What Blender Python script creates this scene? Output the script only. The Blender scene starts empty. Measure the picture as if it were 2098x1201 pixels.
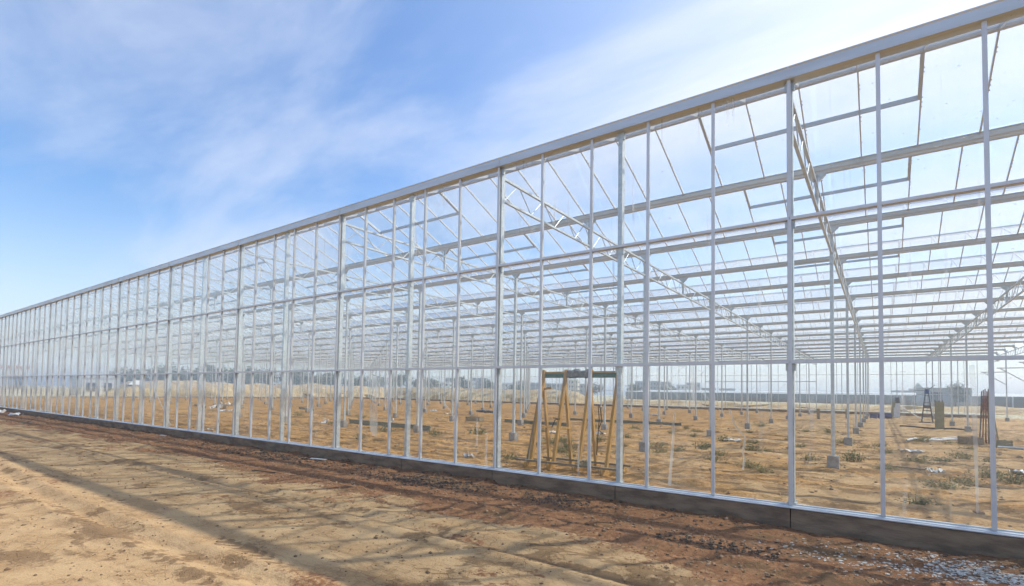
import bpy, math, random
import numpy as np
from mathutils import Vector, Matrix

random.seed(7)
rng = np.random.default_rng(11)
scn = bpy.context.scene
COL = scn.collection
R = math.radians

# ------------------------------------------------------------------ camera
cam_data = bpy.data.cameras.new('camera')
cam = bpy.data.objects.new('camera', cam_data)
COL.objects.link(cam)
cam_data.sensor_width = 36.0
cam_data.lens = 18.285
cam_data.shift_x = 0.01889
cam_data.shift_y = 0.07735
cam_data.clip_start = 0.05
cam_data.clip_end = 6000
yaw, pit, rol = -0.63986, 0.0388, 0.016779
rt = Vector((math.cos(yaw), -math.sin(yaw), 0)); fw = Vector((math.sin(yaw), math.cos(yaw), 0)); up = Vector((0, 0, 1))
fw2 = fw * math.cos(pit) + up * math.sin(pit); up2 = up * math.cos(pit) - fw * math.sin(pit)
rt3 = rt * math.cos(rol) + up2 * math.sin(rol); up3 = up2 * math.cos(rol) - rt * math.sin(rol)
m = Matrix((rt3, up3, -fw2)).transposed().to_4x4()
m.translation = Vector((0.9783, -8.1213, 1.4899))
cam.matrix_world = m
scn.camera = cam

# ------------------------------------------------------------------ world, sun, exposure
SUN_AZ, SUN_EL = R(35.5), R(45.5)          # azimuth from +Y towards +X
world = bpy.data.worlds.new('World')
scn.world = world
world.use_nodes = True
wt = world.node_tree
for n in list(wt.nodes): wt.nodes.remove(n)
def wn(t, **k):
    n = wt.nodes.new(t)
    for a, b in k.items(): setattr(n, a, b)
    return n
wo = wn('ShaderNodeOutputWorld'); bg = wn('ShaderNodeBackground')
sky = wn('ShaderNodeTexSky', sky_type='NISHITA', sun_disc=False)
sky.sun_elevation = SUN_EL; sky.sun_rotation = SUN_AZ
sky.altitude = 100; sky.air_density = 1.1; sky.dust_density = 1.0; sky.ozone_density = 2.5
tc = wn('ShaderNodeTexCoord'); sep = wn('ShaderNodeSeparateXYZ')
wt.links.new(tc.outputs['Generated'], sep.inputs[0])
def wmath(op, a, b=None, clamp=False):
    n = wn('ShaderNodeMath', operation=op); n.use_clamp = clamp
    for i, v in enumerate((a, b)):
        if v is None: continue
        if isinstance(v, (int, float)): n.inputs[i].default_value = v
        else: wt.links.new(v, n.inputs[i])
    return n.outputs[0]
zz = wmath('ADD', wmath('MAXIMUM', sep.outputs['Z'], 0.0), 0.22)
cx = wmath('DIVIDE', sep.outputs['X'], zz); cy = wmath('DIVIDE', sep.outputs['Y'], zz)
comb = wn('ShaderNodeCombineXYZ'); wt.links.new(cx, comb.inputs[0]); wt.links.new(cy, comb.inputs[1])
mp = wn('ShaderNodeMapping'); mp.inputs['Rotation'].default_value = (0, 0, R(-50)); mp.inputs['Scale'].default_value = (0.62, 1.55, 1)
mp.inputs['Location'].default_value = (63.35, 6.95, 0.0)
wt.links.new(comb.outputs[0], mp.inputs[0])
nz = wn('ShaderNodeTexNoise'); nz.inputs['Scale'].default_value = 1.25; nz.inputs['Detail'].default_value = 9; nz.inputs['Roughness'].default_value = 0.58
nz.inputs['Distortion'].default_value = 0.45
wt.links.new(mp.outputs[0], nz.inputs['Vector'])
nz2 = wn('ShaderNodeTexNoise'); nz2.inputs['Scale'].default_value = 0.55; nz2.inputs['Detail'].default_value = 3
wt.links.new(mp.outputs[0], nz2.inputs['Vector'])
cl = wmath('ADD', wmath('MULTIPLY', nz.outputs['Fac'], 0.80), wmath('MULTIPLY', nz2.outputs['Fac'], 0.40))
mr = wn('ShaderNodeMapRange', interpolation_type='SMOOTHSTEP'); wt.links.new(cl, mr.inputs[0])
mr.inputs[1].default_value = 0.48; mr.inputs[2].default_value = 0.80; mr.inputs[3].default_value = 0.0; mr.inputs[4].default_value = 0.64
# thicker veil of haze low in the sky
low = wn('ShaderNodeMapRange', interpolation_type='SMOOTHSTEP'); wt.links.new(sep.outputs['Z'], low.inputs[0])
low.inputs[1].default_value = 0.0; low.inputs[2].default_value = 0.34; low.inputs[3].default_value = 0.60; low.inputs[4].default_value = 0.0
veil = wmath('MAXIMUM', mr.outputs[0], wmath('ADD', low.outputs[0], wmath('MULTIPLY', mr.outputs[0], 0.30)), True)
mixc = wn('ShaderNodeMix', data_type='RGBA')
hs = wn('ShaderNodeHueSaturation'); hs.inputs['Hue'].default_value = 0.504; hs.inputs['Saturation'].default_value = 1.22; hs.inputs['Value'].default_value = 0.86; wt.links.new(sky.outputs[0], hs.inputs['Color'])
wt.links.new(hs.outputs[0], mixc.inputs[6])
# thin cirrus scatters sunlight forward: brighter and denser towards the sun
vdot = wn('ShaderNodeVectorMath', operation='DOT_PRODUCT'); wt.links.new(tc.outputs['Generated'], vdot.inputs[0])
vdot.inputs[1].default_value = (math.sin(SUN_AZ)*math.cos(SUN_EL), math.cos(SUN_AZ)*math.cos(SUN_EL), math.sin(SUN_EL))
near = wmath('POWER', wmath('MAXIMUM', vdot.outputs['Value'], 0.0), 3.0)
ccol = wn('ShaderNodeMix', data_type='RGBA'); wt.links.new(near, ccol.inputs[0]); ccol.inputs[6].default_value = (3.45, 3.7, 4.3, 1); ccol.inputs[7].default_value = (5.0, 5.1, 5.4, 1)
wt.links.new(ccol.outputs[2], mixc.inputs[7])
veil2 = wmath('ADD', veil, wmath('MULTIPLY', near, 0.60), True)
wt.links.new(veil2, mixc.inputs[0])
wt.links.new(mixc.outputs[2], bg.inputs[0]); bg.inputs[1].default_value = 0.15
wt.links.new(bg.outputs[0], wo.inputs[0])

sun_data = bpy.data.lights.new('sun', 'SUN')
sun_data.energy = 2.6; sun_data.angle = R(0.8); sun_data.color = (1.0, 0.95, 0.86)
sun = bpy.data.objects.new('sun', sun_data); COL.objects.link(sun)
sdir = Vector((math.sin(SUN_AZ) * math.cos(SUN_EL), math.cos(SUN_AZ) * math.cos(SUN_EL), math.sin(SUN_EL)))
sun.rotation_euler = sdir.to_track_quat('Z', 'Y').to_euler()
sun.location = (10, 20, 40)

vs = scn.view_settings
vs.view_transform = 'Standard'; vs.look = 'None'; vs.exposure = 0.78; vs.gamma = 1.0; vs.use_curve_mapping = False
cy_ = scn.cycles
cy_.use_denoising = True
cy_.use_adaptive_sampling = True; cy_.adaptive_threshold = 0.03
cy_.max_bounces = 6; cy_.diffuse_bounces = 2; cy_.glossy_bounces = 2; cy_.transmission_bounces = 4
cy_.transparent_max_bounces = 40; cy_.caustics_reflective = False; cy_.caustics_refractive = False
cy_.sample_clamp_indirect = 6.0

# ------------------------------------------------------------------ materials
MATS = {}
def new_mat(name):
    mt = bpy.data.materials.new(name); mt.use_nodes = True
    nt = mt.node_tree
    for n in list(nt.nodes): nt.nodes.remove(n)
    MATS[name] = mt
    return mt, nt
class NT:
    def __init__(s, nt): s.nt = nt
    def n(s, t, **k):
        x = s.nt.nodes.new(t)
        for a, b in k.items(): setattr(x, a, b)
        return x
    def l(s, a, b): s.nt.links.new(a, b)
    def math(s, op, a, b=None, clamp=False):
        n = s.n('ShaderNodeMath', operation=op); n.use_clamp = clamp
        for i, v in enumerate((a, b)):
            if v is None: continue
            if isinstance(v, (int, float)): n.inputs[i].default_value = v
            else: s.l(v, n.inputs[i])
        return n.outputs[0]
    def noise(s, vec, scale, detail=4, rough=0.55, dist=0.0):
        n = s.n('ShaderNodeTexNoise')
        n.inputs['Scale'].default_value = scale; n.inputs['Detail'].default_value = detail
        n.inputs['Roughness'].default_value = rough; n.inputs['Distortion'].default_value = dist
        if vec is not None: s.l(vec, n.inputs['Vector'])
        return n.outputs['Fac']
    def ramp(s, fac, a, b, lo=0.0, hi=1.0):
        n = s.n('ShaderNodeMapRange', interpolation_type='SMOOTHSTEP')
        s.l(fac, n.inputs[0])
        for i, v in zip((1, 2, 3, 4), (a, b, lo, hi)): n.inputs[i].default_value = v
        return n.outputs[0]
    def mix(s, fac, a, b):
        n = s.n('ShaderNodeMix', data_type='RGBA')
        if isinstance(fac, (int, float)): n.inputs[0].default_value = fac
        else: s.l(fac, n.inputs[0])
        for i, v in ((6, a), (7, b)):
            if isinstance(v, tuple): n.inputs[i].default_value = (*v[:3], 1)
            else: s.l(v, n.inputs[i])
        return n.outputs[2]
    def scaled(s, vec, sc):
        n = s.n('ShaderNodeMapping'); n.inputs['Scale'].default_value = sc; s.l(vec, n.inputs[0]); return n.outputs[0]

def simple(name, col, col2=None, scale=6.0, rough=0.7, metal=0.0, bump=0.0, stretch=(1, 1, 1), coord='Object', spec=0.5, dirt=None, bscale=None):
    mt, nt = new_mat(name); T = NT(nt)
    out = T.n('ShaderNodeOutputMaterial'); b = T.n('ShaderNodeBsdfPrincipled'); T.l(b.outputs[0], out.inputs[0])
    tcx = T.n('ShaderNodeTexCoord')
    if coord == 'World':
        g = T.n('ShaderNodeNewGeometry'); vec = g.outputs['Position']
    else: vec = tcx.outputs['Object']
    vec = T.scaled(vec, stretch)
    f = T.noise(vec, scale, 5, 0.6)
    c2 = col2 if col2 else tuple(x * 0.75 for x in col)
    c = T.mix(T.ramp(f, 0.32, 0.68), col, c2)
    if dirt:
        f2 = T.noise(vec, scale * 0.31 + 0.7, 4, 0.6, 0.6)
        c = T.mix(T.ramp(f2, 0.52, 0.72, 0, dirt[1]), c, dirt[0])
    T.l(c, b.inputs['Base Color'])
    b.inputs['Metallic'].default_value = metal
    b.inputs['Specular IOR Level'].default_value = spec
    T.l(T.math('ADD', T.math('MULTIPLY', f, 0.2), rough - 0.1), b.inputs['Roughness'])
    if bump:
        bp = T.n('ShaderNodeBump'); bp.inputs['Strength'].default_value = bump; bp.inputs['Distance'].default_value = 0.02
        T.l(T.noise(vec, bscale or scale * 3, 5, 0.6), bp.inputs['Height']); T.l(bp.outputs[0], b.inputs['Normal'])
    return mt

simple('aluminium', (0.70, 0.715, 0.72), (0.64, 0.655, 0.66), 3, 0.40, 0.3, stretch=(2, 2, 0.6), coord='World', dirt=((0.5, 0.46, 0.4), 0.22))
simple('galvanised', (0.69, 0.735, 0.735), (0.53, 0.575, 0.58), 16, 0.5, 0.45, coord='World', dirt=((0.42, 0.42, 0.38), 0.3))
simple('gutter_metal', (0.66, 0.70, 0.72), (0.58, 0.62, 0.64), 1.6, 0.45, 0.45, stretch=(0.5, 3, 3), coord='World', dirt=((0.4, 0.42, 0.36), 0.28))
simple('concrete', (0.35, 0.242, 0.148), (0.18, 0.122, 0.076), 2.2, 0.9, 0, 0.7, stretch=(1, 1, 3.4), coord='World', dirt=((0.22, 0.135, 0.09), 0.75), bscale=14)
simple('block_concrete', (0.42, 0.41, 0.38), (0.30, 0.29, 0.27), 7, 0.9, 0, 0.4, coord='World')
simple('timber', (0.60, 0.35, 0.10), (0.46, 0.25, 0.065), 5, 0.75, 0, 0.25, stretch=(6, 6, 0.8), dirt=((0.24, 0.18, 0.11), 0.6))
simple('timber_grey', (0.33, 0.27, 0.18), (0.24, 0.19, 0.13), 5, 0.85, 0, 0.3, stretch=(6, 6, 0.9))
simple('green_board', (0.055, 0.16, 0.10), (0.04, 0.11, 0.075), 8, 0.6)
simple('rust_red', (0.36, 0.085, 0.05), (0.24, 0.06, 0.04), 9, 0.75, 0, 0.2)
simple('dark_steel', (0.10, 0.10, 0.10), (0.06, 0.06, 0.062), 9, 0.6, 0.3)
simple('green_beam', (0.20, 0.25, 0.20), (0.15, 0.19, 0.16), 5, 0.7, 0.2, stretch=(0.5, 3, 3))
simple('white_plastic', (0.80, 0.80, 0.78), (0.66, 0.65, 0.61), 7, 0.5, 0, 0.3)
simple('blue_plastic', (0.035, 0.09, 0.30), (0.02, 0.05, 0.18), 9, 0.5)
simple('teal_plastic', (0.03, 0.12, 0.17), (0.02, 0.08, 0.12), 9, 0.5)
simple('black_rubber', (0.022, 0.022, 0.022), (0.03, 0.03, 0.03), 9, 0.6)
simple('plywood', (0.32, 0.31, 0.20), (0.24, 0.24, 0.16), 4, 0.8, 0, 0.2)
simple('straw_leaf', (0.27, 0.25, 0.10), (0.15, 0.16, 0.06), 9, 0.85)
simple('weed_leaf', (0.11, 0.15, 0.05), (0.065, 0.10, 0.035), 9, 0.8)
simple('tree_leaf', (0.05, 0.09, 0.035), (0.03, 0.06, 0.025), 0.4, 0.8)
simple('dull_leaf', (0.10, 0.105, 0.075), (0.075, 0.085, 0.06), 0.4, 0.85)
simple('bark', (0.13, 0.10, 0.075), (0.09, 0.07, 0.05), 5, 0.9)
simple('plaster_white', (0.72, 0.71, 0.68), (0.62, 0.61, 0.58), 0.4, 0.85)
simple('plaster_cream', (0.60, 0.53, 0.40), (0.52, 0.46, 0.35), 0.4, 0.85)
simple('plaster_grey', (0.36, 0.37, 0.38), (0.30, 0.31, 0.32), 0.4, 0.85)
simple('plaster_dark', (0.27, 0.29, 0.32), (0.22, 0.24, 0.26), 0.4, 0.8)
simple('roof_red', (0.38, 0.13, 0.08), (0.30, 0.10, 0.07), 1.5, 0.8)
simple('window_dark', (0.05, 0.06, 0.075), (0.035, 0.04, 0.05), 1.0, 0.2)
simple('shade_cloth', (0.13, 0.15, 0.145), (0.10, 0.12, 0.115), 0.15, 0.8, coord='World')
simple('pale_sheet', (0.55, 0.58, 0.58), (0.48, 0.5, 0.5), 0.2, 0.6, coord='World')
simple('stone', (0.42, 0.28, 0.165), (0.20, 0.12, 0.065), 30, 0.9, coord='World')
simple('dark_stone', (0.19, 0.125, 0.078), (0.075, 0.05, 0.034), 40, 0.9, coord='World')
simple('gypsum', (0.80, 0.76, 0.68), (0.33, 0.29, 0.23), 30, 0.9, coord='World')
simple('mound_soil', (0.50, 0.37, 0.20), (0.34, 0.22, 0.105), 0.55, 0.95, 0, 0.8, coord='World', bscale=1.4, dirt=((0.58, 0.50, 0.33), 0.8))

def glass(name, plate, dust, streak, tint, dustcol=(0.86, 0.88, 0.86), trans=0.55):
    mt, nt = new_mat(name); T = NT(nt)
    out = T.n('ShaderNodeOutputMaterial')
    g = T.n('ShaderNodeNewGeometry'); pos = g.outputs['Position']
    fr = T.n('ShaderNodeFresnel')
    T.l(T.math('SUBTRACT', 1.5, T.math('MULTIPLY', g.outputs['Backfacing'], 1.5-1/1.5)), fr.inputs[0])   # same pane seen from either side
    f = fr.outputs[0]
    if plate: f = T.math('DIVIDE', T.math('MULTIPLY', f, 2.0), T.math('ADD', f, 1.0))
    tr = T.n('ShaderNodeBsdfTransparent'); tr.inputs[0].default_value = (*tint, 1)
    gl = T.n('ShaderNodeBsdfGlossy'); gl.inputs['Roughness'].default_value = 0.015; gl.inputs[0].default_value = (0.97, 0.985, 1, 1)
    mx = T.n('ShaderNodeMixShader'); T.l(f, mx.inputs[0]); T.l(tr.outputs[0], mx.inputs[1]); T.l(gl.outputs[0], mx.inputs[2])
    df = T.n('ShaderNodeBsdfDiffuse'); tl = T.n('ShaderNodeBsdfTranslucent')
    df.inputs[0].default_value = (*dustcol, 1); tl.inputs[0].default_value = (*dustcol, 1)
    dm = T.n('ShaderNodeMixShader'); dm.inputs[0].default_value = trans; T.l(df.outputs[0], dm.inputs[1]); T.l(tl.outputs[0], dm.inputs[2])
    a = T.noise(T.scaled(pos, (0.9, 0.9, 0.45)), 0.9, 2, 0.6)
    oi = T.n('ShaderNodeObjectInfo')
    fac = T.math('MULTIPLY', T.math('MULTIPLY', T.ramp(a, 0.3, 0.75, 0.35, 1.5), dust), T.math('ADD', 0.5, T.math('MULTIPLY', T.math('POWER', oi.outputs['Random'], 2.0), 1.6)))
    if streak:
        s1 = T.noise(T.scaled(pos, (7.0, 7.0, 0.30)), 1.0, 2, 0.7)
        s2 = T.noise(T.scaled(pos, (0.7, 0.7, 0.8)), 1.0, 1, 0.5)
        st = T.math('MULTIPLY', T.ramp(s1, 0.60, 0.74), T.ramp(s2, 0.46, 0.62))
        sp = T.noise(pos, 26.0, 0, 0.5)
        st = T.math('MAXIMUM', st, T.math('MULTIPLY', T.ramp(sp, 0.80, 0.84), 0.6))
        fac = T.math('ADD', fac, T.math('MULTIPLY', st, streak), True)
    fin = T.n('ShaderNodeMixShader'); T.l(fac, fin.inputs[0]); T.l(mx.outputs[0], fin.inputs[1]); T.l(dm.outputs[0], fin.inputs[2])
    T.l(fin.outputs[0], out.inputs[0])
    return mt
glass('wall_glass', False, 0.016, 0.30, (0.985, 0.995, 0.99))
glass('roof_glass', True, 0.05, 0.0, (0.985, 0.995, 0.99), (0.90, 0.92, 0.91), 0.8)
glass('far_glass', True, 0.05, 0.0, (0.96, 0.985, 0.975))
glass('smear_glass', True, 0.50, 0.0, (0.95, 0.97, 0.97))
glass('streak_glass', True, 0.22, 0.0, (0.97, 0.98, 0.98))

def ground_material():
    mt, nt = new_mat('ground_soil'); T = NT(nt)
    out = T.n('ShaderNodeOutputMaterial'); b = T.n('ShaderNodeBsdfPrincipled'); T.l(b.outputs[0], out.inputs[0])
    g = T.n('ShaderNodeNewGeometry'); pos = g.outputs['Position']
    at = T.n('ShaderNodeAttribute', attribute_name='soil').outputs['Fac']
    ad = T.n('ShaderNodeAttribute', attribute_name='stain_shade').outputs['Fac']
    ar = T.n('ShaderNodeAttribute', attribute_name='dry').outputs['Fac']
    n1 = T.noise(pos, 2.3, 6, 0.62, 0.3)
    n2 = T.noise(pos, 17.0, 5, 0.62)
    n3 = T.noise(pos, 75.0, 3, 0.6)
    beige = T.mix(T.ramp(n1, 0.3, 0.7), (0.52, 0.352, 0.182), (0.38, 0.23, 0.105))
    beige = T.mix(T.ramp(n3, 0.35, 0.75, 0, 0.45), beige, (0.60, 0.43, 0.245))
    brown = T.mix(T.ramp(n2, 0.32, 0.68), (0.32, 0.165, 0.08), (0.20, 0.095, 0.046))
    brown = T.mix(T.ramp(n1, 0.45, 0.75, 0, 0.55), brown, (0.43, 0.225, 0.115))
    brown = T.mix(T.ramp(n3, 0.58, 0.78, 0, 0.6), brown, (0.50, 0.37, 0.235))
    ochre = T.mix(T.ramp(n2, 0.30, 0.66), (0.56, 0.325, 0.125), (0.36, 0.19, 0.066))
    ochre = T.mix(T.ramp(n1, 0.45, 0.75, 0, 0.5), ochre, (0.55, 0.335, 0.14))
    ochre = T.mix(T.ramp(n3, 0.55, 0.78, 0, 0.6), ochre, (0.60, 0.46, 0.28))
    n5 = T.noise(T.scaled(pos, (0.42, 1.9, 1)), 1.7, 6, 0.72, 0.3)
    ochre = T.mix(T.ramp(n5, 0.50, 0.63, 0, 0.78), ochre, (0.20, 0.10, 0.042))
    beige = T.mix(T.ramp(n5, 0.54, 0.68, 0, 0.62), beige, (0.25, 0.155, 0.078))
    ai = T.n('ShaderNodeAttribute', attribute_name='floor').outputs['Fac']
    brown = T.mix(ai, brown, ochre)
    # fine drying cracks in the packed beige crust
    vo = T.n('ShaderNodeTexVoronoi', feature='DISTANCE_TO_EDGE'); vo.inputs['Scale'].default_value = 7.0
    wv = T.n('ShaderNodeVectorMath', operation='ADD'); T.l(pos, wv.inputs[0])
    nvec = T.n('ShaderNodeTexNoise'); nvec.inputs['Scale'].default_value = 5.0; T.l(pos, nvec.inputs['Vector'])
    sv = T.n('ShaderNodeVectorMath', operation='SCALE'); sv.inputs['Scale'].default_value = 0.22; T.l(nvec.outputs['Color'], sv.inputs[0]); T.l(sv.outputs[0], wv.inputs[1])
    T.l(wv.outputs[0], vo.inputs['Vector'])
    crack = T.math('MULTIPLY', T.ramp(vo.outputs['Distance'], 0.0, 0.035, 1.0, 0.0), T.ramp(n1, 0.42, 0.6))
    beige = T.mix(T.math('MULTIPLY', crack, 0.55), beige, (0.20, 0.135, 0.075))
    grit = T.noise(pos, 105.0, 3, 0.65)
    beige = T.mix(T.ramp(grit, 0.57, 0.70, 0, 0.75), beige, (0.24, 0.165, 0.095))
    s = T.math('ADD', at, T.math('MULTIPLY', T.math('SUBTRACT', n2, 0.5), 1.1))
    col = T.mix(T.ramp(s, 0.36, 0.62), beige, brown)
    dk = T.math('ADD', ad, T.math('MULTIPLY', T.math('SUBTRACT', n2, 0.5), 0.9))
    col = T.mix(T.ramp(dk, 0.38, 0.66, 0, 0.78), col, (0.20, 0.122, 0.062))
    far = T.mix(T.ramp(n1, 0.35, 0.65), (0.50, 0.45, 0.30), (0.33, 0.30, 0.18))
    n4 = T.noise(pos, 0.7, 5, 0.7, 0.4)
    far = T.mix(T.ramp(n4, 0.52, 0.62), far, (0.72, 0.68, 0.58))
    col = T.mix(ar, col, far)
    T.l(col, b.inputs['Base Color']); b.inputs['Roughness'].default_value = 0.95; b.inputs['Specular IOR Level'].default_value = 0.15
    bp = T.n('ShaderNodeBump'); bp.inputs['Strength'].default_value = 0.85; bp.inputs['Distance'].default_value = 0.018
    T.l(T.math('SUBTRACT', T.math('ADD', n2, T.math('MULTIPLY', n3, 0.55)), T.math('MULTIPLY', crack, 0.5)), bp.inputs['Height']); T.l(bp.outputs[0], b.inputs['Normal'])
ground_material()

# ------------------------------------------------------------------ helpers
class MB:
    def __init__(s): s.v = []; s.f = []
    def quad(s, a, b, c, d):
        k = len(s.v); s.v += [tuple(a), tuple(b), tuple(c), tuple(d)]; s.f.append((k, k+1, k+2, k+3)); return s
    def tri(s, a, b, c):
        k = len(s.v); s.v += [tuple(a), tuple(b), tuple(c)]; s.f.append((k, k+1, k+2)); return s
    def box(s, x0, x1, y0, y1, z0, z1):
        k = len(s.v)
        s.v += [(x0,y0,z0),(x1,y0,z0),(x1,y1,z0),(x0,y1,z0),(x0,y0,z1),(x1,y0,z1),(x1,y1,z1),(x0,y1,z1)]
        s.f += [(k,k+3,k+2,k+1),(k+4,k+5,k+6,k+7),(k,k+1,k+5,k+4),(k+1,k+2,k+6,k+5),(k+2,k+3,k+7,k+6),(k+3,k,k+4,k+7)]
        return s
    def bar(s, p, q, w, h=None, up=(0, 0, 1)):
        p = Vector(p); q = Vector(q); h = w if h is None else h
        d = (q - p).normalized(); u = Vector(up)
        if abs(d.dot(u)) > 0.98: u = Vector((0, 1, 0))
        r = d.cross(u).normalized(); u = r.cross(d).normalized()
        k = len(s.v)
        for e in (p, q):
            for a, b in ((-1,-1),(1,-1),(1,1),(-1,1)): s.v.append(tuple(e + r*(a*w/2) + u*(b*h/2)))
        s.f += [(k,k+1,k+2,k+3),(k+7,k+6,k+5,k+4),(k,k+4,k+5,k+1),(k+1,k+5,k+6,k+2),(k+2,k+6,k+7,k+3),(k+3,k+7,k+4,k)]
        return s
    def tube(s, pts, rad, seg=8, cap=True):
        k0 = len(s.v); pts = [Vector(p) for p in pts]; n = len(pts)
        rads = rad if isinstance(rad, (list, tuple)) else [rad] * n
        for i, p in enumerate(pts):
            d = (pts[min(i+1, n-1)] - pts[max(i-1, 0)]).normalized()
            u = Vector((0, 0, 1)) if abs(d.z) < 0.95 else Vector((0, 1, 0))
            r = d.cross(u).normalized(); u = r.cross(d)
            for j in range(seg):
                a = 2*math.pi*j/seg; s.v.append(tuple(p + (r*math.cos(a) + u*math.sin(a))*rads[i]))
        for i in range(n-1):
            for j in range(seg):
                a = k0+i*seg+j; b = k0+i*seg+(j+1) % seg; s.f.append((a, b, b+seg, a+seg))
        if cap:
            s.f.append(tuple(k0+j for j in reversed(range(seg)))); s.f.append(tuple(k0+(n-1)*seg+j for j in range(seg)))
        return s
    def prof(s, pts, x0, x1):
        """extrude a YZ polyline outline (closed) along X"""
        k = len(s.v); n = len(pts)
        for x in (x0, x1):
            for (y, z) in pts: s.v.append((x, y, z))
        for i in range(n):
            j = (i+1) % n; s.f.append((k+i, k+j, k+n+j, k+n+i))
        s.f.append(tuple(k+i for i in reversed(range(n)))); s.f.append(tuple(k+n+i for i in range(n)))
        return s
    def mesh(s, name, mat):
        me = bpy.data.meshes.new(name); me.from_pydata(s.v, [], s.f); me.update()
        me.materials.append(MATS[mat]); return me
    def build(s, name, mat, parent=None, loc=(0,0,0), rz=0.0, smooth=False):
        me = s.mesh(name, mat)
        if smooth: me.polygons.foreach_set('use_smooth', [True]*len(me.polygons))
        return put(name, me, parent, loc, rz)
def put(name, me, parent=None, loc=(0,0,0), rz=0.0, scale=None):
    o = bpy.data.objects.new(name, me); COL.objects.link(o); o.location = loc
    if rz: o.rotation_euler = (0, 0, rz)
    if scale: o.scale = scale
    if parent is not None: o.parent = parent
    return o
def empty(name, loc=(0,0,0), rz=0.0):
    o = bpy.data.objects.new(name, None); COL.objects.link(o); o.location = loc; o.rotation_euler = (0,0,rz); o.empty_display_size = 0.2
    return o
def tag(o, label=None, cat=None, group=None, kind=None):
    if label: o['label'] = label
    if cat: o['category'] = cat
    if group: o['group'] = group
    if kind: o['kind'] = kind
    return o

# value noise for terrain
_T = rng.random((256, 256))
def vnoise(x, y):
    xi = np.floor(x).astype(int); yi = np.floor(y).astype(int); fx = x-xi; fy = y-yi
    fx = fx*fx*(3-2*fx); fy = fy*fy*(3-2*fy)
    a = _T[xi % 256, yi % 256]; b = _T[(xi+1) % 256, yi % 256]; c = _T[xi % 256, (yi+1) % 256]; d = _T[(xi+1) % 256, (yi+1) % 256]
    return (a*(1-fx)+b*fx)*(1-fy)+(c*(1-fx)+d*fx)*fy
def fbm(x, y, sc, oc=4, ro=0.5):
    t = 0; a = 1; n = 0
    for i in range(oc):
        t = t + a*vnoise(x*sc+17.3*i, y*sc+5.1*i); n += a; a *= ro; sc *= 2.03
    return t/n
def sstep(a, b, x):
    t = np.clip((x-a)/(b-a), 0, 1); return t*t*(3-2*t)

XL, XR, YB = -90.0, 10.0, 64.0          # extent of the greenhouse
def masks(x, y):
    inside = sstep(-0.05, 0.12, y) * sstep(XL-0.3, XL, x)
    n = fbm(x, y, 0.55, 4, 0.55); n2 = fbm(x*0.6+40, y*1.3+9, 1.2, 4, 0.6); n3 = fbm(x+3, y+77, 0.16, 3)
    w = 1.25 + 1.8*n + 1.7*sstep(-2.0, 1.5, x) + 0.4*n3
    so = 1-sstep(w-0.9, w+0.7, -y + 1.5*(n2-0.5))
    so = np.maximum(so, 0.56*sstep(0.46, 0.66, fbm(x+9, y*1.3, 1.9, 5, 0.68))*sstep(0.35, 0.6, fbm(x+30, y, 0.3, 2)))
    si = 0.44 + 1.15*(fbm(x*0.35, y*1.2, 0.9, 5, 0.6)-0.5) + 0.55*sstep(2, -22, x) - 0.28*sstep(9, 40, y)*sstep(-12, 2, x) + 0.35*(1-sstep(0.5, 6, y))*sstep(0.42, 0.6, fbm(x+5, y+31, 0.35, 3))
    soil = so*(1-inside) + si*inside
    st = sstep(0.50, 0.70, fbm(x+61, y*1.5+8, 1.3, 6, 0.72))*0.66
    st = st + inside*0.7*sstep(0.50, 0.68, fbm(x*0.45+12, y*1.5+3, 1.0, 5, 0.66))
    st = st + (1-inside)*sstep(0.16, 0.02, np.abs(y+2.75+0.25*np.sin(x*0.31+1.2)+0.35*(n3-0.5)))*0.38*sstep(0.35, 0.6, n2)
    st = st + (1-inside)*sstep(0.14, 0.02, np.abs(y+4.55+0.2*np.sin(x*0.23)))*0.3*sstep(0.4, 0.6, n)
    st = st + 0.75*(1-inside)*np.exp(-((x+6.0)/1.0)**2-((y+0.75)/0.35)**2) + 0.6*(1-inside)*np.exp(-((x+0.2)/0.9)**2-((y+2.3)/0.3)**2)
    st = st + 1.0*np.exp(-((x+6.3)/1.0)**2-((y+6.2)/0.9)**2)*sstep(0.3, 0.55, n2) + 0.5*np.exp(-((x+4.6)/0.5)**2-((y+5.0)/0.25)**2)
    for k_, y0_ in enumerate((-1.75, -2.05, -3.30, -3.62, -4.35, -5.3, -5.62)):  # wheel-track stains that also paint the roof's shadow bands into the soil colour
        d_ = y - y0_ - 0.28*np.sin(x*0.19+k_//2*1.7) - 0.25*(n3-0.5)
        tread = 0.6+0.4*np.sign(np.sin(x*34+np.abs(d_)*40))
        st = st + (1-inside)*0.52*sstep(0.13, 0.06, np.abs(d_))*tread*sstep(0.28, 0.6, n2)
    dry = sstep(YB+0.5, YB+3, y) + sstep(-91, -93, x)*0.75 + sstep(XR+1, XR+8, x)*0.4*(y > 0)
    return np.clip(soil, 0, 1.1), np.clip(st, 0, 1), np.clip(dry, 0, 1), inside
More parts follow.
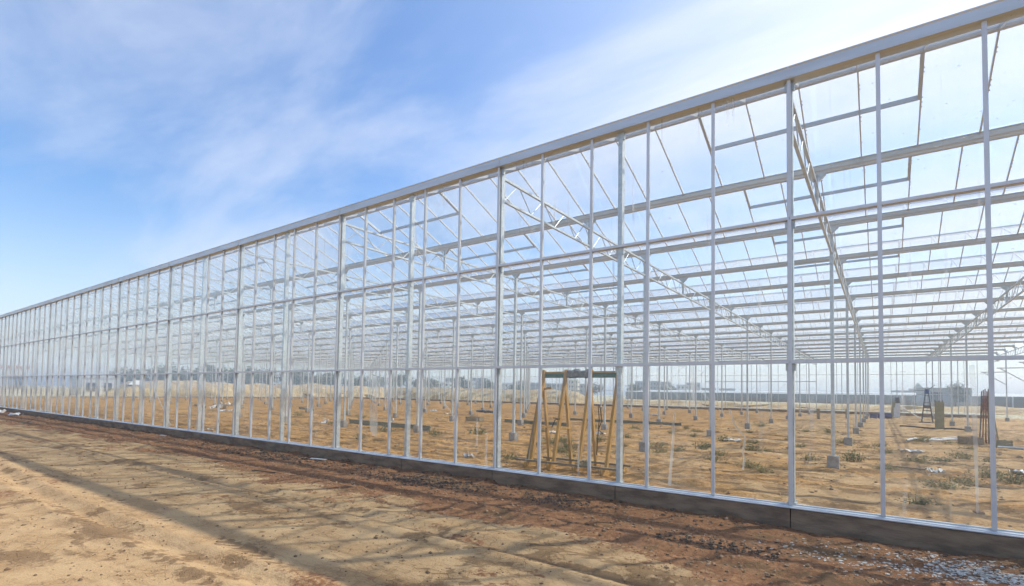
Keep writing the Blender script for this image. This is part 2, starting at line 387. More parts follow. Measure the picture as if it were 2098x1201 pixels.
def height(x, y, fine=True):
    soil, st, dry, ins = masks(x, y)
    z = -0.255 - 0.055*ins + 0.03*(fbm(x, y, 0.25, 3)-0.5)
    z = z + (0.05*(1-ins)*soil*sstep(-2.2, -0.2, y)) * (fbm(x, y, 1.3, 3)-0.35)*1.6
    z = z + 0.075*(fbm(x*0.7, y*1.2, 1.1, 4, 0.55)-0.5)*(0.3+0.7*np.clip(soil, 0, 1))*(0.55+0.45*ins)
    z = z + ins*(0.13*(fbm(x*0.55+4, y*1.5+2, 0.8, 4, 0.6)-0.5) + 0.07*np.maximum(fbm(x*0.8, y*1.3+50, 2.2, 3, 0.6)-0.52, 0)/0.3)*sstep(0.15, 1.2, y)
    if fine:
        z = z + 0.055*(fbm(x, y, 6.0, 3, 0.65)-0.5)*np.clip(soil, 0, 1)*(1-0.3*ins)
        z = z + 0.012*(fbm(x, y, 4.0, 3, 0.55)-0.5)
        z = z + 0.024*np.maximum(fbm(x+7, y+3, 13.0, 2, 0.6)-0.60, 0)/0.4*np.clip(soil+0.15, 0, 1)
    z = z + (1-ins)*0.11*np.maximum(fbm(x, y, 1.6, 3, 0.6)-0.34, 0)*np.exp(-(np.minimum(y, 0)/0.22)**2)
    # shallow wheel ruts along the wall
    for yy in (-2.0, -3.45, -5.45):
        d = y - yy - 0.22*np.sin(x*0.27+yy)
        z = z + (1-ins)*(-0.034*np.exp(-(d/0.13)**2) + 0.022*np.exp(-((np.abs(d)-0.24)/0.10)**2))
    far = sstep(66, 90, y)
    z = z + far*0.5*(fbm(x, y, 0.12, 3)-0.4)
    return z
def hz(x, y):
    return float(height(np.array([float(x)]), np.array([float(y)]))[0])

# ------------------------------------------------------------------ ground
def axis(segs):
    out = [segs[0][0]]
    for a, b, st in segs:
        n = max(1, int(round((b-a)/st))); out += list(np.linspace(a, b, n+1)[1:])
    return np.array(out)
gx = axis([(-2600, -500, 300), (-500, -140, 20), (-140, -92, 2.0), (-92, -45, 0.4), (-45, -22, 0.16), (-22, -10, 0.075), (-10, 4.5, 0.042), (4.5, 14, 0.2), (14, 60, 2.5), (60, 400, 40), (400, 2600, 300)])
gy = axis([(-900, -60, 120), (-60, -12, 4), (-12, -7.2, 0.3), (-7.2, 0.2, 0.036), (0.2, 9, 0.06), (9, 26, 0.14), (26, 66, 0.45), (66, 110, 1.6), (110, 400, 20), (400, 4200, 380)])
GX, GY = np.meshgrid(gx, gy, indexing='xy')
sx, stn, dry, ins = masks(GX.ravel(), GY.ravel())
GZ = height(GX.ravel(), GY.ravel())
nx, ny = len(gx), len(gy)
me = bpy.data.meshes.new('ground')
nv = nx*ny
me.vertices.add(nv)
me.vertices.foreach_set('co', np.stack([GX.ravel(), GY.ravel(), GZ], 1).astype(np.float32).ravel())
ii = np.arange(nx-1)[None, :] + nx*np.arange(ny-1)[:, None]
q = np.stack([ii, ii+1, ii+1+nx, ii+nx], -1).reshape(-1, 4)
nf = len(q)
me.loops.add(nf*4); me.loops.foreach_set('vertex_index', q.ravel().astype(np.int32))
me.polygons.add(nf); me.polygons.foreach_set('loop_start', (np.arange(nf)*4).astype(np.int32))
me.polygons.foreach_set('loop_total', np.full(nf, 4, np.int32))
me.update(calc_edges=True)
me.polygons.foreach_set('use_smooth', np.ones(nf, bool))
for nm, arr in (('soil', sx), ('stain_shade', stn), ('dry', dry), ('floor', ins)):
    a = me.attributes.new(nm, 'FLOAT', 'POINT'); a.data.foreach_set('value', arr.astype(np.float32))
me.materials.append(MATS['ground_soil'])
ground = put('ground', me); tag(ground, 'bare beige and red brown soil around and inside the glasshouse', 'ground', kind='structure')

# ------------------------------------------------------------------ greenhouse
GH = empty('greenhouse', (-40, 32, 0))
tag(GH, 'long glasshouse of clear panes and silver framing on a low concrete plinth', 'greenhouse')
PO = Vector((40, -32, 0))                # world -> local of the greenhouse empty
def P(name, me, x, y, z, parent=None):
    if parent is None:
        return put(name, me, GH, (x+PO.x, y+PO.y, z))
    return put(name, me, parent, (x, y, z))
ZM, ZU, ZG = 1.977, 3.964, 5.921         # transom centres, underside of the eave gutter
ZRIDGE, ZGUT = 6.86, 5.97
BAY, SPAN = 5.0, 4.0
NB = int((XR-XL)/BAY); NSP = int(YB/SPAN)
xsm = [XL+i for i in range(int(XR-XL)+1)]

# plinth: cast blocks with joints
def plinth_mesh(L, seed):
    rr = random.Random(seed); b = MB()
    e = [rr.uniform(-0.006, 0.006) for _ in range(4)]
    b.prof([(-0.045+e[0], -0.62), (0.14, -0.62), (0.14, -0.004), (-0.035+e[1], -0.004), (-0.05+e[2], -0.02), (-0.05+e[3], -0.25)], -L/2+0.007, L/2-0.007)
    return b.mesh('plinth_block', 'concrete')
pm = [plinth_mesh(2.5, i) for i in range(5)]
n25 = int((XR-XL)/2.5)
for i in range(n25): P('plinth_block', pm[i % 5], XL+1.25+2.5*i, 0, 0)
for i in range(n25): P('plinth_block', pm[(i+2) % 5], XL+1.25+2.5*i, YB, 0)
for i in range(int(YB/2.5)+1):
    o = P('plinth_block', pm[i % 5], XL, min(1.25+2.5*i, YB-1.25), 0.0); o.rotation_euler = (0, 0, R(-90)); o.location.z = -0.003

# sills
sb = MB(); sb.prof([(-0.055, 0.0), (0.09, 0.0), (0.09, 0.045), (0.045, 0.045), (0.04, 0.03), (-0.02, 0.026), (-0.03, 0.014), (-0.055, 0.012)], 0, 5.0)
sm = sb.mesh('sill', 'aluminium')
for i in range(NB): P('sill', sm, XL+BAY*i, 0, 0)
for i in range(NB): P('sill', sm, XL+BAY*i, YB, 0)
gs = MB(); gs.box(-0.04, 0.05, 0, YB, 0.0, 0.045); P('sill', gs.mesh('sill', 'aluminium'), XL, 0, 0)

# mullions: a T-shaped aluminium bar, cut at every transom
def mullion_mesh(top, nmid=True):
    b = MB()
    segs = [(0.03, ZM-0.023), (ZM+0.023, ZU-0.021), (ZU+0.021, top)] if nmid else [(0.03, top)]
    for a, c in segs:
        b.box(-0.0235, 0.0235, 0.0, 0.012, a, c)
        b.box(-0.013, 0.013, 0.012, 0.064, a, c)
    return b.mesh('mullion', 'aluminium')
mm = mullion_mesh(ZG+0.004); mf = mullion_mesh(6.3, False)
for x in xsm: P('mullion', mm, x, 0, 0)
for x in xsm: P('mullion', mf, x, YB, 0)
for j in range(1, int(YB)):
    if j % 1 == 0:
        o = P('mullion', mf, XL, j, 0); o.rotation_euler = (0, 0, R(-90))
# transoms
def transom_mesh(L, h):
    b = MB(); b.prof([(-0.002, -h/2), (0.075, -h/2), (0.115, -h/2+0.004), (0.115, -h/2+0.012), (0.03, h/2), (-0.002, h/2)], 0.003, L-0.003)
    return b.mesh('transom', 'aluminium')
tm1 = transom_mesh(5.0, 0.045); tm2 = transom_mesh(5.0, 0.041)
for i in range(NB):
    P('transom', tm1, XL+BAY*i, 0, ZM); P('transom', tm2, XL+BAY*i, 0, ZU)
for i in range(NB):
    P('transom', tm1, XL+BAY*i, YB, 2.05); P('transom', tm2, XL+BAY*i, YB, 4.2)
for i in range(8):
    for z in (2.05, 4.2):
        b = MB(); b.box(-0.005, 0.06, 0, 7.99, -0.025, 0.025)
        P('transom', b.mesh('transom', 'aluminium'), XL, 8*i, z)

# wall panes
def pane_mesh(z0, z1, mat='wall_glass'):
    b = MB(); b.box(0.0, 0.978, 0.026, 0.031, z0, z1); return b.mesh('wall_pane', mat)
rows = [(0.032, ZM-0.02), (ZM+0.02, ZU-0.018), (ZU+0.018, ZG-0.003)]
pms = [pane_mesh(*r) for r in rows]
PANES = {}
for i, x in enumerate(xsm[:-1]):
    for k in range(3):
        PANES[(x, k)] = po_ = P('wall_pane', pms[k], x+0.011, 0, 0)
        po_.rotation_euler = (random.uniform(-.0006, .0006), 0, random.uniform(-.0035, .0035))   # panes never sit dead true
fg = MB()
for x in xsm[:-1]:
    for z0, z1 in ((0.05, 2.0), (2.1, 4.15), (4.25, 6.2)):
        fg.quad((x+0.02, YB+0.03, z0), (x+0.98, YB+0.03, z0), (x+0.98, YB+0.03, z1), (x+0.02, YB+0.03, z1))
for j in range(64):
    for z0, z1 in ((0.05, 2.0), (2.1, 4.15), (4.25, 6.2)):
        fg.quad((XL+0.03, j+0.02, z0), (XL+0.03, j+0.98, z0), (XL+0.03, j+0.98, z1), (XL+0.03, j+0.02, z1))
o = fg.build('end_glazing', 'far_glass', GH, PO); tag(o, kind='stuff')

# wall columns every 2.5 m, with a bracket at each transom
def wallcol_mesh():
    b = MB(); b.box(-0.036, 0.036, 0.066, 0.17, 0.046, ZG+0.02)
    return b.mesh('wall_column', 'galvanised')
wc = wallcol_mesh()
bk = MB()
for z in (ZM, ZU):
    bk.box(-0.062, -0.0365, 0.064, 0.125, z-0.12, z-0.024); bk.box(0.0365, 0.062, 0.064, 0.125, z-0.12, z-0.024)
bk.box(-0.062, -0.0365, 0.064, 0.125, ZG-0.12, ZG-0.004); bk.box(0.0365, 0.062, 0.064, 0.125, ZG-0.12, ZG-0.004)
bkm = bk.mesh('bracket', 'dark_galv') if 'dark_galv' in MATS else bk.mesh('bracket', 'galvanised')
ft = MB(); ft.box(-0.055, 0.055, 0.06, 0.2, 0.046, 0.058); ft.tube([(-0.044, 0.185, 0.058), (-0.044, 0.185, 0.085)], 0.008, 6); ft.tube([(0.044, 0.185, 0.058), (0.044, 0.185, 0.085)], 0.008, 6)
ftm = ft.mesh('foot_plate', 'galvanised')
for i in range(int((XR-XL)/2.5)+1):
    x = XL+2.5*i
    c = P('wall_column', wc, x, 0, 0); P('bracket', bkm, 0, 0, 0, c); P('foot_plate', ftm, 0, 0, 0, c)
    c = P('wall_column', wc, x, YB-0.24, 0)

# eave gutter on the front (fascia) and the inner gutters
eg = MB()
eg.prof([(-0.045, ZG), (0.155, ZG), (0.185, ZG+0.03), (0.185, ZG+0.17), (0.165, ZG+0.17), (0.165, ZG+0.035), (0.02, ZG+0.02), (-0.03, ZG+0.02), (-0.03, ZG+0.165), (-0.05, ZG+0.17), (-0.055, ZG+0.155), (-0.045, ZG+0.14)], 0.002, 4.998)
egm = eg.mesh('eave_gutter', 'gutter_metal')
for i in range(NB): P('eave_gutter', egm, XL+BAY*i, 0, 0)
# cover plates with bolts over the gutter joints
sp = MB(); sp.box(-0.05, 0.05, -0.051, -0.0455, ZG+0.012, ZG+0.128)
for bx in (-0.03, 0.03):
    for bz in (0.035, 0.105): sp.tube([(bx, -0.051, ZG+bz), (bx, -0.058, ZG+bz)], 0.007, 6)
spm = sp.mesh('splice_plate', 'gutter_metal')
for i in range(NB+1): P('splice_plate', spm, XL+BAY*i, 0, 0)
ig = MB()
z0 = ZGUT
ig.prof([(-0.045, z0), (0.045, z0), (0.052, z0+0.03), (0.075, z0+0.055), (0.085, z0+0.13), (0.105, z0+0.134), (0.105, z0+0.15), (0.07, z0+0.15), (0.06, z0+0.065), (0.035, z0+0.02), (-0.035, z0+0.02), (-0.06, z0+0.065), (-0.07, z0+0.15), (-0.105, z0+0.15), (-0.105, z0+0.134), (-0.085, z0+0.13), (-0.075, z0+0.055), (-0.052, z0+0.03)], XL, XR)
igm = ig.mesh('gutter', 'gutter_metal')
for k in range(1, NSP+1): P('gutter', igm, 0, SPAN*k, 0)
rb = MB(); rb.prof([(-0.035, ZRIDGE-0.05), (0.035, ZRIDGE-0.05), (0.05, ZRIDGE-0.01), (0.02, ZRIDGE+0.03), (-0.02, ZRIDGE+0.03), (-0.05, ZRIDGE-0.01)], XL, XR)
rbm = rb.mesh('ridge_beam', 'aluminium')
for k in range(NSP): P('ridge_beam', rbm, 0, SPAN*k+2, 0)

# roof: glazing bars and panes. slope 0 rises from the gutter, slope 1 falls to the next gutter
PW = 5.0/6.0; OFF = -0.09
EZ = ZGUT+0.145
def slope_pts(k, s, inset=0.09):
    y0 = SPAN*k+inset; y1 = SPAN*k+2; y2 = SPAN*(k+1)-inset
    return ((y0, EZ), (y1, ZRIDGE)) if s == 0 else ((y1, ZRIDGE), (y2, EZ))
def rbar(k, s):
    (ya, za), (yb, zb) = slope_pts(k, s); b = MB(); b.bar((0, ya, za-0.012), (0, yb, zb-0.012), 0.022, 0.05); return b
barm = {}
for s in (0, 1):
    b = rbar(0, s)
    if s == 1:                             # small clips along the bar
        for t in (0.16, 0.2, 0.45, 0.5, 0.55, 0.8):
            y = 2+t*1.91; z = ZRIDGE-t*(ZRIDGE-EZ)
            b.box(0.011, 0.026, y-0.008, y+0.008, z-0.03, z-0.012)
    barm[s] = b.mesh('glazing_bar', 'aluminium')
panem = {}
for s in (0, 1):
    (ya, za), (yb, zb) = slope_pts(0, s)
    b = MB(); b.quad((0.012, ya, za+0.016), (PW-0.012, ya, za+0.016), (PW-0.012, yb, zb+0.016), (0.012, yb, zb+0.016))
    panem[s] = b.mesh('roof_pane', 'roof_glass')
kmin = int(math.ceil((XL+0.02-OFF)/PW)); kmax = int((XR-0.02-OFF)/PW)
cells = []
for k in range(NSP):
    for s in (0, 1):
        for j in range(kmin, kmax+1):
            x = OFF+PW*j
            ym = SPAN*k+1+2*s
            dist = math.hypot(x-0.98, ym+8.1)
            inframe = math.atan2(x-0.98, ym+8.1) < R(9)
            score = dist*(1.0 if s == 1 else 2.6) + (0 if inframe else 60)
            cells.append((score, k, s, x))
cells.sort()
rb_, rp_ = MB(), MB()
for n, (sc, k, s, x) in enumerate(cells):
    last = x+PW > XR
    if n < 300:
        P('glazing_bar', barm[s], x, SPAN*k, 0)
        if not last: P('roof_pane', panem[s], x, SPAN*k, 0)
    else:
        (ya, za), (yb, zb) = slope_pts(k, s)
        rb_.bar((x, ya, za-0.012), (x, yb, zb-0.012), 0.022, 0.05)
        if not last: rp_.quad((x+0.012, ya, za+0.016), (x+PW-0.012, ya, za+0.016), (x+PW-0.012, yb, zb+0.016), (x+0.012, yb, zb+0.016))
tag(rb_.build('far_glazing_bars', 'aluminium', GH, PO), kind='stuff')
tag(rp_.build('far_roof_panes', 'roof_glass', GH, PO), kind='stuff')

# roof vents: framed lights hung from the ridge on the falling slope, four panes wide
vb = MB()
VL = 4*PW; vd = 0.86
sl = (EZ-ZRIDGE)/(2-0.09)
def vp(x, t, dz): return (x, 2.0+t, ZRIDGE+sl*t+dz)
vb.bar(vp(0, vd, -0.012), vp(VL, vd, -0.012), 0.035, 0.075)
vb.bar(vp(0.02, 0.04, -0.012), vp(0.02, vd, -0.012), 0.045, 0.075); vb.bar(vp(VL-0.02, 0.04, -0.012), vp(VL-0.02, vd, -0.012), 0.045, 0.075)
vbm = vb.mesh('roof_vent', 'gutter_metal')
for k in range(NSP):
    for j in range(-9, 2):
        x = OFF-2*PW+10*j
        if x < XL or x+VL > XR: continue
        v = P('roof_vent', vbm, x, SPAN*k, 0)
# trusses, posts, columns
ZT, ZB = 5.75, 5.30
tc_ = MB(); tc_.bar((0, 0.17, ZT), (0, 7.96, ZT), 0.05, 0.05); tcm = tc_.mesh('top_chord', 'galvanised')
bc_ = MB(); bc_.bar((0, 0.17, ZB), (0, 7.96, ZB), 0.05, 0.045); bcm = bc_.mesh('bottom_chord', 'galvanised')
wb_ = MB(); wb_.tube([(0, -0.24, ZB+0.02), (0, 0.20, ZT-0.02)], 0.011, 6); wbu = wb_.mesh('web_bar', 'galvanised')
wb_ = MB(); wb_.tube([(0, -0.20, ZT-0.02), (0, 0.24, ZB+0.02)], 0.011, 6); wbd = wb_.mesh('web_bar', 'galvanised')
full = MB(); full.bar((0, 0.17, ZT), (0, 7.96, ZT), 0.05, 0.05); full.bar((0, 0.17, ZB), (0, 7.96, ZB), 0.05, 0.045)
for i in range(8):
    full.bar((0, 0.2+i, ZB+0.02), (0, 0.68+i, ZT-0.02), 0.02); full.bar((0, 0.72+i, ZT-0.02), (0, 1.2+i if i < 7 else 7.95, ZB+0.02), 0.02)
fullm = full.mesh('truss', 'galvanised')
def flare(b, y, zt):                      # bracket that carries the gutter
    b.box(-0.16, 0.16, y-0.05, y+0.05, zt-0.022, zt-0.001)
    for s in (-1, 1):
        b.quad((s*0.16, y-0.045, zt-0.022), (s*0.16, y+0.045, zt-0.022), (s*0.036, y+0.045, zt-0.15), (s*0.036, y-0.045, zt-0.15))
        b.quad((s*0.16, y-0.045, zt-0.024), (s*0.036, y-0.045, zt-0.152), (s*0.036, y-0.045, zt-0.02), (s*0.15, y-0.045, zt-0.02))
po = MB(); po.box(-0.03, 0.03, -0.03, 0.03, ZB-0.03, ZGUT-0.02); flare(po, 0, ZGUT); pom = po.mesh('gutter_post', 'galvanised')
ic = MB(); ic.box(-0.04, 0.04, -0.045, 0.045, 0.0, ZGUT-0.02); flare(ic, 0, ZGUT); icm = ic.mesh('column', 'galvanised')
bb = MB(); bb.prof([(-0.13, -0.75), (0.13, -0.75), (0.125, 0.015), (0.105, 0.03), (-0.105, 0.03), (-0.125, 0.015)], -0.13, 0.13); bbm = bb.mesh('footing', 'block_concrete')
for i in range(NB+1):
    x = XL+BAY*i
    for k in range(8):
        near = (k < 3 and -20.1 < x < 6) or (k == 0 and -40.1 < x < 6)
        if near:
            t = empty('truss', (x+PO.x, 8*k+PO.y, 0)); t.parent = GH
            P('top_chord', tcm, 0, 0, 0, t); P('bottom_chord', bcm, 0, 0, 0, t)
            for j in range(8):
                P('web_bar', wbu, 0, 0.45+j, 0, t)
                P('web_bar', wbd, 0, 0.95+j-(0.02 if j == 7 else 0), 0, t)
        else:
            P('truss', fullm, x, 8*k, 0)
        P('gutter_post', pom, x, 8*k+4, 0)
        if k > 0:
            c = P('column', icm, x, 8*k, 0)
            P('footing', bbm, 0, 0, -0.02, c)
# right-hand gable is still open: only end posts with knee braces
kb = MB(); kb.bar((0, 0, 2.95), (-1.4, 0, 4.0), 0.06); kb.bar((-1.6, 0, 4.05), (0, 0, 4.05), 0.07); kbm = kb.mesh('knee_brace', 'galvanised')
for y_ in (32, 40, 48, 56): P('knee_brace', kbm, XR-0.045, y_, 0)
# bracing rods crossing some bays
def rod(p, q):
    b = MB(); b.tube([p, q], 0.012, 5); b.build('brace_rod', 'galvanised', GH, PO)
for (x0, x1, y) in ((-25, -20, 16), (-30, -25, 16), (-50, -45, 8), (-40, -35, 24), (-15, -10, 40), (-10, -5, 56), (-20, -15, 48)):
    rod((x0, y, 0.1), (x1, y, 5.2)); rod((x1, y+0.03, 0.1), (x0, y+0.03, 5.2))
for (x, y) in ((-22.5, 0.3), (-47.5, 0.3)):
    rod((x-2.5, 0.24, ZU+0.2), (x+2.5, 0.24, 0.1))
for (p, q) in (((-60, 16, 3.9), (-35, 16, 3.9)), ((-30, 24, 3.9), (-15, 24, 3.9)), ((-20, 32, 3.9), (-5, 32, 3.9)), ((-17.5, 64-0.35, 3.4), (-5, 64-0.35, 3.4))):
    b = MB(); b.tube([p, q], 0.045, 6); b.build('tie_pipe', 'galvanised', GH, PO)

# white smears of sealant film left on two front panes
def smear(pane, pts, mat='smear_glass'):
    b = MB()
    for (a, c) in zip(pts[:-1], pts[1:]):
        b.quad((a[0], 0.0235, a[2]), (a[1], 0.0235, a[2]), (c[1], 0.0235, c[2]), (c[0], 0.0235, c[2]))
    o = b.build('smear', mat, pane); o.location = (-0.011, 0, 0)
    return o
def px_on_wall(pane, pts, w, mat='smear_glass'):              # wandering drip line
    out = []
    for (x, z), ww in zip(pts, w): out.append((x-ww/2, x+ww/2, z))
    return smear(pane, out, mat)
rr = random.Random(3)
zs = np.linspace(1.83, 0.42, 22)
smear(PANES[(-9.0, 0)], [(0.36+0.02*math.sin(z*5)-0.03*z+rr.uniform(-.012, .012)+(0.05 if z > 1.2 else 0)+(0.07 if z < 0.5 else 0), 0.60+0.02*math.sin(z*4)+rr.uniform(-.012, .012)-(0.03 if z < 0.5 else 0), z) for z in zs])
pts = [(0.22, 1.30), (0.26, 1.20), (0.29, 1.08), (0.38, 0.97), (0.43, 0.92), (0.42, 0.80), (0.40, 0.70), (0.42, 0.60), (0.40, 0.45)]
px_on_wall(PANES[(-1.0, 0)], pts, [0.03, 0.03, 0.035, 0.035, 0.03, 0.028, 0.022, 0.025, 0.03])
px_on_wall(PANES[(-2.0, 0)], [(-0.06+0.5, 1.25), (0.42, 1.1), (0.41, 0.8), (0.37, 0.3), (0.36, 0.1)], [0.02, 0.035, 0.04, 0.045, 0.05], 'streak_glass')
px_on_wall(PANES[(1.0, 0)], [(0.84, 1.9), (0.85, 1.5), (0.86, 0.9), (0.865, 0.2)], [0.05, 0.06, 0.035, 0.02], 'streak_glass')

# ------------------------------------------------------------------ wooden glass racks just inside the front wall
def hzb(x, y): return hz(x, y)
def rack():
    t = empty('wooden_rack', (-4.75, 3.05, hz(-4.75, 3.0)))
    tag(t, 'yellow timber A-frame glass rack standing inside the front wall', 'rack')
    fx = [-1.10, -0.48, 0.18, 0.86]
    zt = 2.30
    for i, x in enumerate(fx):
        b = MB(); b.bar((x-0.02, -0.36, 0.0), (x+0.14, -0.03, zt+0.06), 0.095, 0.06, up=(1, 0, 0)); b.build('front_leg', 'timber', t)
        b = MB(); b.bar((x+0.10, 0.36, 0.0), (x+0.05, 0.05, zt-0.03), 0.09, 0.06, up=(1, 0, 0)); b.build('rear_leg', 'timber', t)
        b = MB(); b.bar((x-0.02, -0.62, 0.07), (x+0.10, 0.50, 0.07), 0.05, 0.14); b.build('base_rail', 'timber', t)
    for i in range(3):
        x0, x1 = fx[i]+0.12, fx[i+1]+0.12
        b = MB(); b.box(x0, x1, -0.01, 0.035, zt-0.13, zt-0.015)
        b.build('ridge_board', 'green_board' if i != 1 else 'dark_steel', t)
        b = MB(); b.box(x0, x1, -0.025, 0.05, zt-0.012, zt+0.022); b.build('ridge_cap', 'timber', t)
    b = MB(); b.bar((fx[0]-0.05, 0.30, 0.163), (fx[3]+0.3, 0.30, 0.163), 0.07, 0.045); b.build('long_rail', 'timber_grey', t)
    b = MB(); b.bar((fx[0]-0.35, -0.50, 0.163), (fx[3]+0.45, -0.50, 0.163), 0.09, 0.045); b.build('long_rail', 'timber_grey', t)
    b = MB(); b.bar((fx[1]+0.04, -0.24, 0.95), (fx[1]+0.12, 0.24, 0.95), 0.035, 0.05); b.build('cross_rail', 'timber', t)
    b = MB(); b.bar((fx[3]+0.06, -0.24, 0.85), (fx[3]+0.10, 0.24, 0.85), 0.035, 0.05); b.build('cross_rail', 'timber', t)
    b = MB(); b.bar((fx[0]+0.04, -0.24, 0.95), (fx[0]+0.10, 0.24, 0.95), 0.035, 0.05); b.build('cross_rail', 'timber', t)
    # plastic film bunched over the ridge and straps tied to the legs
    b = MB(); n = 12
    r3 = random.Random(5)
    prev = None
    for i in range(n+1):
        x = fx[1]+0.12+(fx[2]-fx[1])*i/n
        ring = [(x, -0.05+r3.uniform(-.012, .012), zt-0.12+r3.uniform(-.02, .02)), (x, -0.055, zt+0.02+r3.uniform(-.015, .03)), (x, 0.01, zt+0.05+r3.uniform(-.015, .035)), (x, 0.07, zt+0.015+r3.uniform(-.02, .02)), (x, 0.065, zt-0.12+r3.uniform(-.03, .02))]
        if prev:
            for k in range(4): b.quad(prev[k], prev[k+1], ring[k+1], ring[k])
        prev = ring
    b.build('plastic_film', 'dark_film', t)
    b = MB(); b.tube([(fx[1]+0.07, -0.24, 1.18), (fx[1]-0.02, -0.27, 1.16), (fx[1]-0.10, -0.26, 1.0), (fx[1]-0.12, -0.26, 0.98)], 0.014, 6); b.tube([(fx[1]-0.12, -0.2, 1.2), (fx[1]+0.1, -0.24, 1.18)], 0.011, 6); b.build('strap', 'black_rubber', t)
    b = MB()
    b.tube([(fx[2]+0.2, 0.22, 1.55), (fx[2]+0.28, 0.18, 1.45), (fx[2]+0.30, 0.2, 1.15), (fx[2]+0.22, 0.2, 0.95), (fx[2]+0.36, 0.16, 0.86)], 0.014, 6)
    b.tube([(fx[2]+0.2, 0.22, 1.5), (fx[2]+0.24, 0.2, 1.2), (fx[2]+0.19, 0.24, 0.8), (fx[2]+0.17, 0.22, 0.35)], 0.012, 6); b.build('strap', 'black_rubber', t)
    return t
simple('dark_film', (0.09, 0.10, 0.10), (0.20, 0.21, 0.21), 12, 0.35)
rack()
# second lone prop leaning left of the rack
b = MB(); b.bar((0, 0, 0), (0.20, 0.30, 1.9), 0.075, 0.05, up=(1, 0, 0)); o = b.build('timber_prop', 'timber_grey', None, (-6.02, 2.75, hz(-6.02, 2.75)))
b = MB(); b.bar((0.20, 0.30, 1.88), (0.5, 0.32, 1.93), 0.05, 0.05); b.build('crosspiece', 'timber', o)
tag(o, 'single grey timber prop leaning at the left end of the A-frame rack', 'timber prop')
# rope bundle on the rack foot
b = MB(); r3 = random.Random(8)
for i in range(16):
    a = r3.uniform(0, 6.28); l = r3.uniform(0.1, 0.24); m_ = r3.uniform(0.05, 0.16)
    b.tube([(0, 0, 0.05), (math.cos(a)*l*0.5, math.sin(a)*l*0.5, m_), (math.cos(a)*l, math.sin(a)*l, 0.02)], 0.010, 5)
o = b.build('rope_bundle', 'straw_rope' if 'straw_rope' in MATS else 'plywood', None, (-4.42, 2.62, hz(-4.4, 2.6)+0.14)); tag(o, 'frayed pale rope bundle lying on the rack base rail', 'rope')

# ------------------------------------------------------------------ things lying in the right part of the interior
def T3(name, label, cat, x, y, group=None):
    t = empty(name, (x, y, hz(x, y))); tag(t, label, cat, group); return t
# rusty red lattice frames stood on end
t = T3('frame_stack', 'tall rust red lattice frames leaning together on end', 'frame stack', 4.6, 22.2)
for i in range(5):
    b = MB(); x0 = -0.24+0.10*i; ty = 0.05*(i-2)
    wdt = 0.06
    lx = x0*0.55+0.02
    b.bar((x0, -0.25, 0), (lx-0.02, ty*0.3-0.05, 2.2+0.05*(i % 3)), 0.035); b.bar((x0+0.04, 0.28, 0), (lx+0.05, ty*0.3+0.05, 2.17+0.06*(i % 2)), 0.035)
    for j in range(9):
        f = (j+0.6)/9.5
        pa = Vector((x0, -0.25, 0)).lerp(Vector((lx-0.02, ty*0.3-0.05, 2.2)), f); pb = Vector((x0+0.04, 0.28, 0)).lerp(Vector((lx+0.05, ty*0.3+0.05, 2.17)), f)
        b.bar(pa, pb, 0.025)
        if j: b.bar(pp, pb, 0.02)
        pp = pa
    b.build('lattice_frame', 'rust_red' if i not in (0,) else 'dark_steel', t)
b = MB(); b.bar((0.02, -0.34, 0), (0.08, -0.08, 2.3), 0.04); b.build('pale_stile', 'timber_grey', t)
b = MB(); b.bar((0.34, -0.3, 0), (0.12, -0.05, 2.1), 0.04); b.build('pale_stile', 'plywood', t)
b = MB(); b.bar((0.0, -0.4, 0.38), (0.28, -0.36, 0.08), 0.05); b.build('pale_stile', 'timber_grey', t)

def crate(name, label, x, y, L, W, H, mat, rz, planks=3):
    t = T3(name, label, 'crate', x, y); t.rotation_euler = (0, 0, rz)
    for s in (-1, 1):
        for j in range(planks):
            z0 = H*j/planks+0.008; z1 = H*(j+1)/planks-0.008
            b = MB(); b.box(-L/2, L/2, s*W/2-0.01, s*W/2+0.01, z0, z1); b.build('plank', mat, t)
            b = MB(); b.box(s*L/2-0.012, s*L/2+0.012, -W/2+0.012, W/2-0.012, z0, z1); b.build('plank', mat, t)
    for sx_ in (-1, 1):
        for sy in (-1, 1):
            b = MB(); b.box(sx_*(L/2-0.03)-0.02, sx_*(L/2-0.03)+0.02, sy*(W/2-0.03)-0.018, sy*(W/2-0.03)+0.018, 0, H+0.02); b.build('corner_post', mat, t)
    b = MB(); b.box(-L/2+0.01, L/2-0.01, -W/2+0.01, W/2-0.01, 0.02, 0.04); b.build('bottom', mat, t)
    return t
crate('wooden_crate', 'low grey plank crate left of the red frames', 3.95, 20.8, 0.55, 0.6, 0.31, 'timber_grey', 0.5)
crate('wooden_crate', 'low greenish plank crate right of the red frames', 4.75, 19.9, 0.45, 0.5, 0.28, 'plywood', 0.3)
crate('wooden_crate', 'flat brown plank crate on soil left of the first bay column', -19.2, 17.2, 0.95, 0.6, 0.24, 'timber_grey', 0.2, 2)

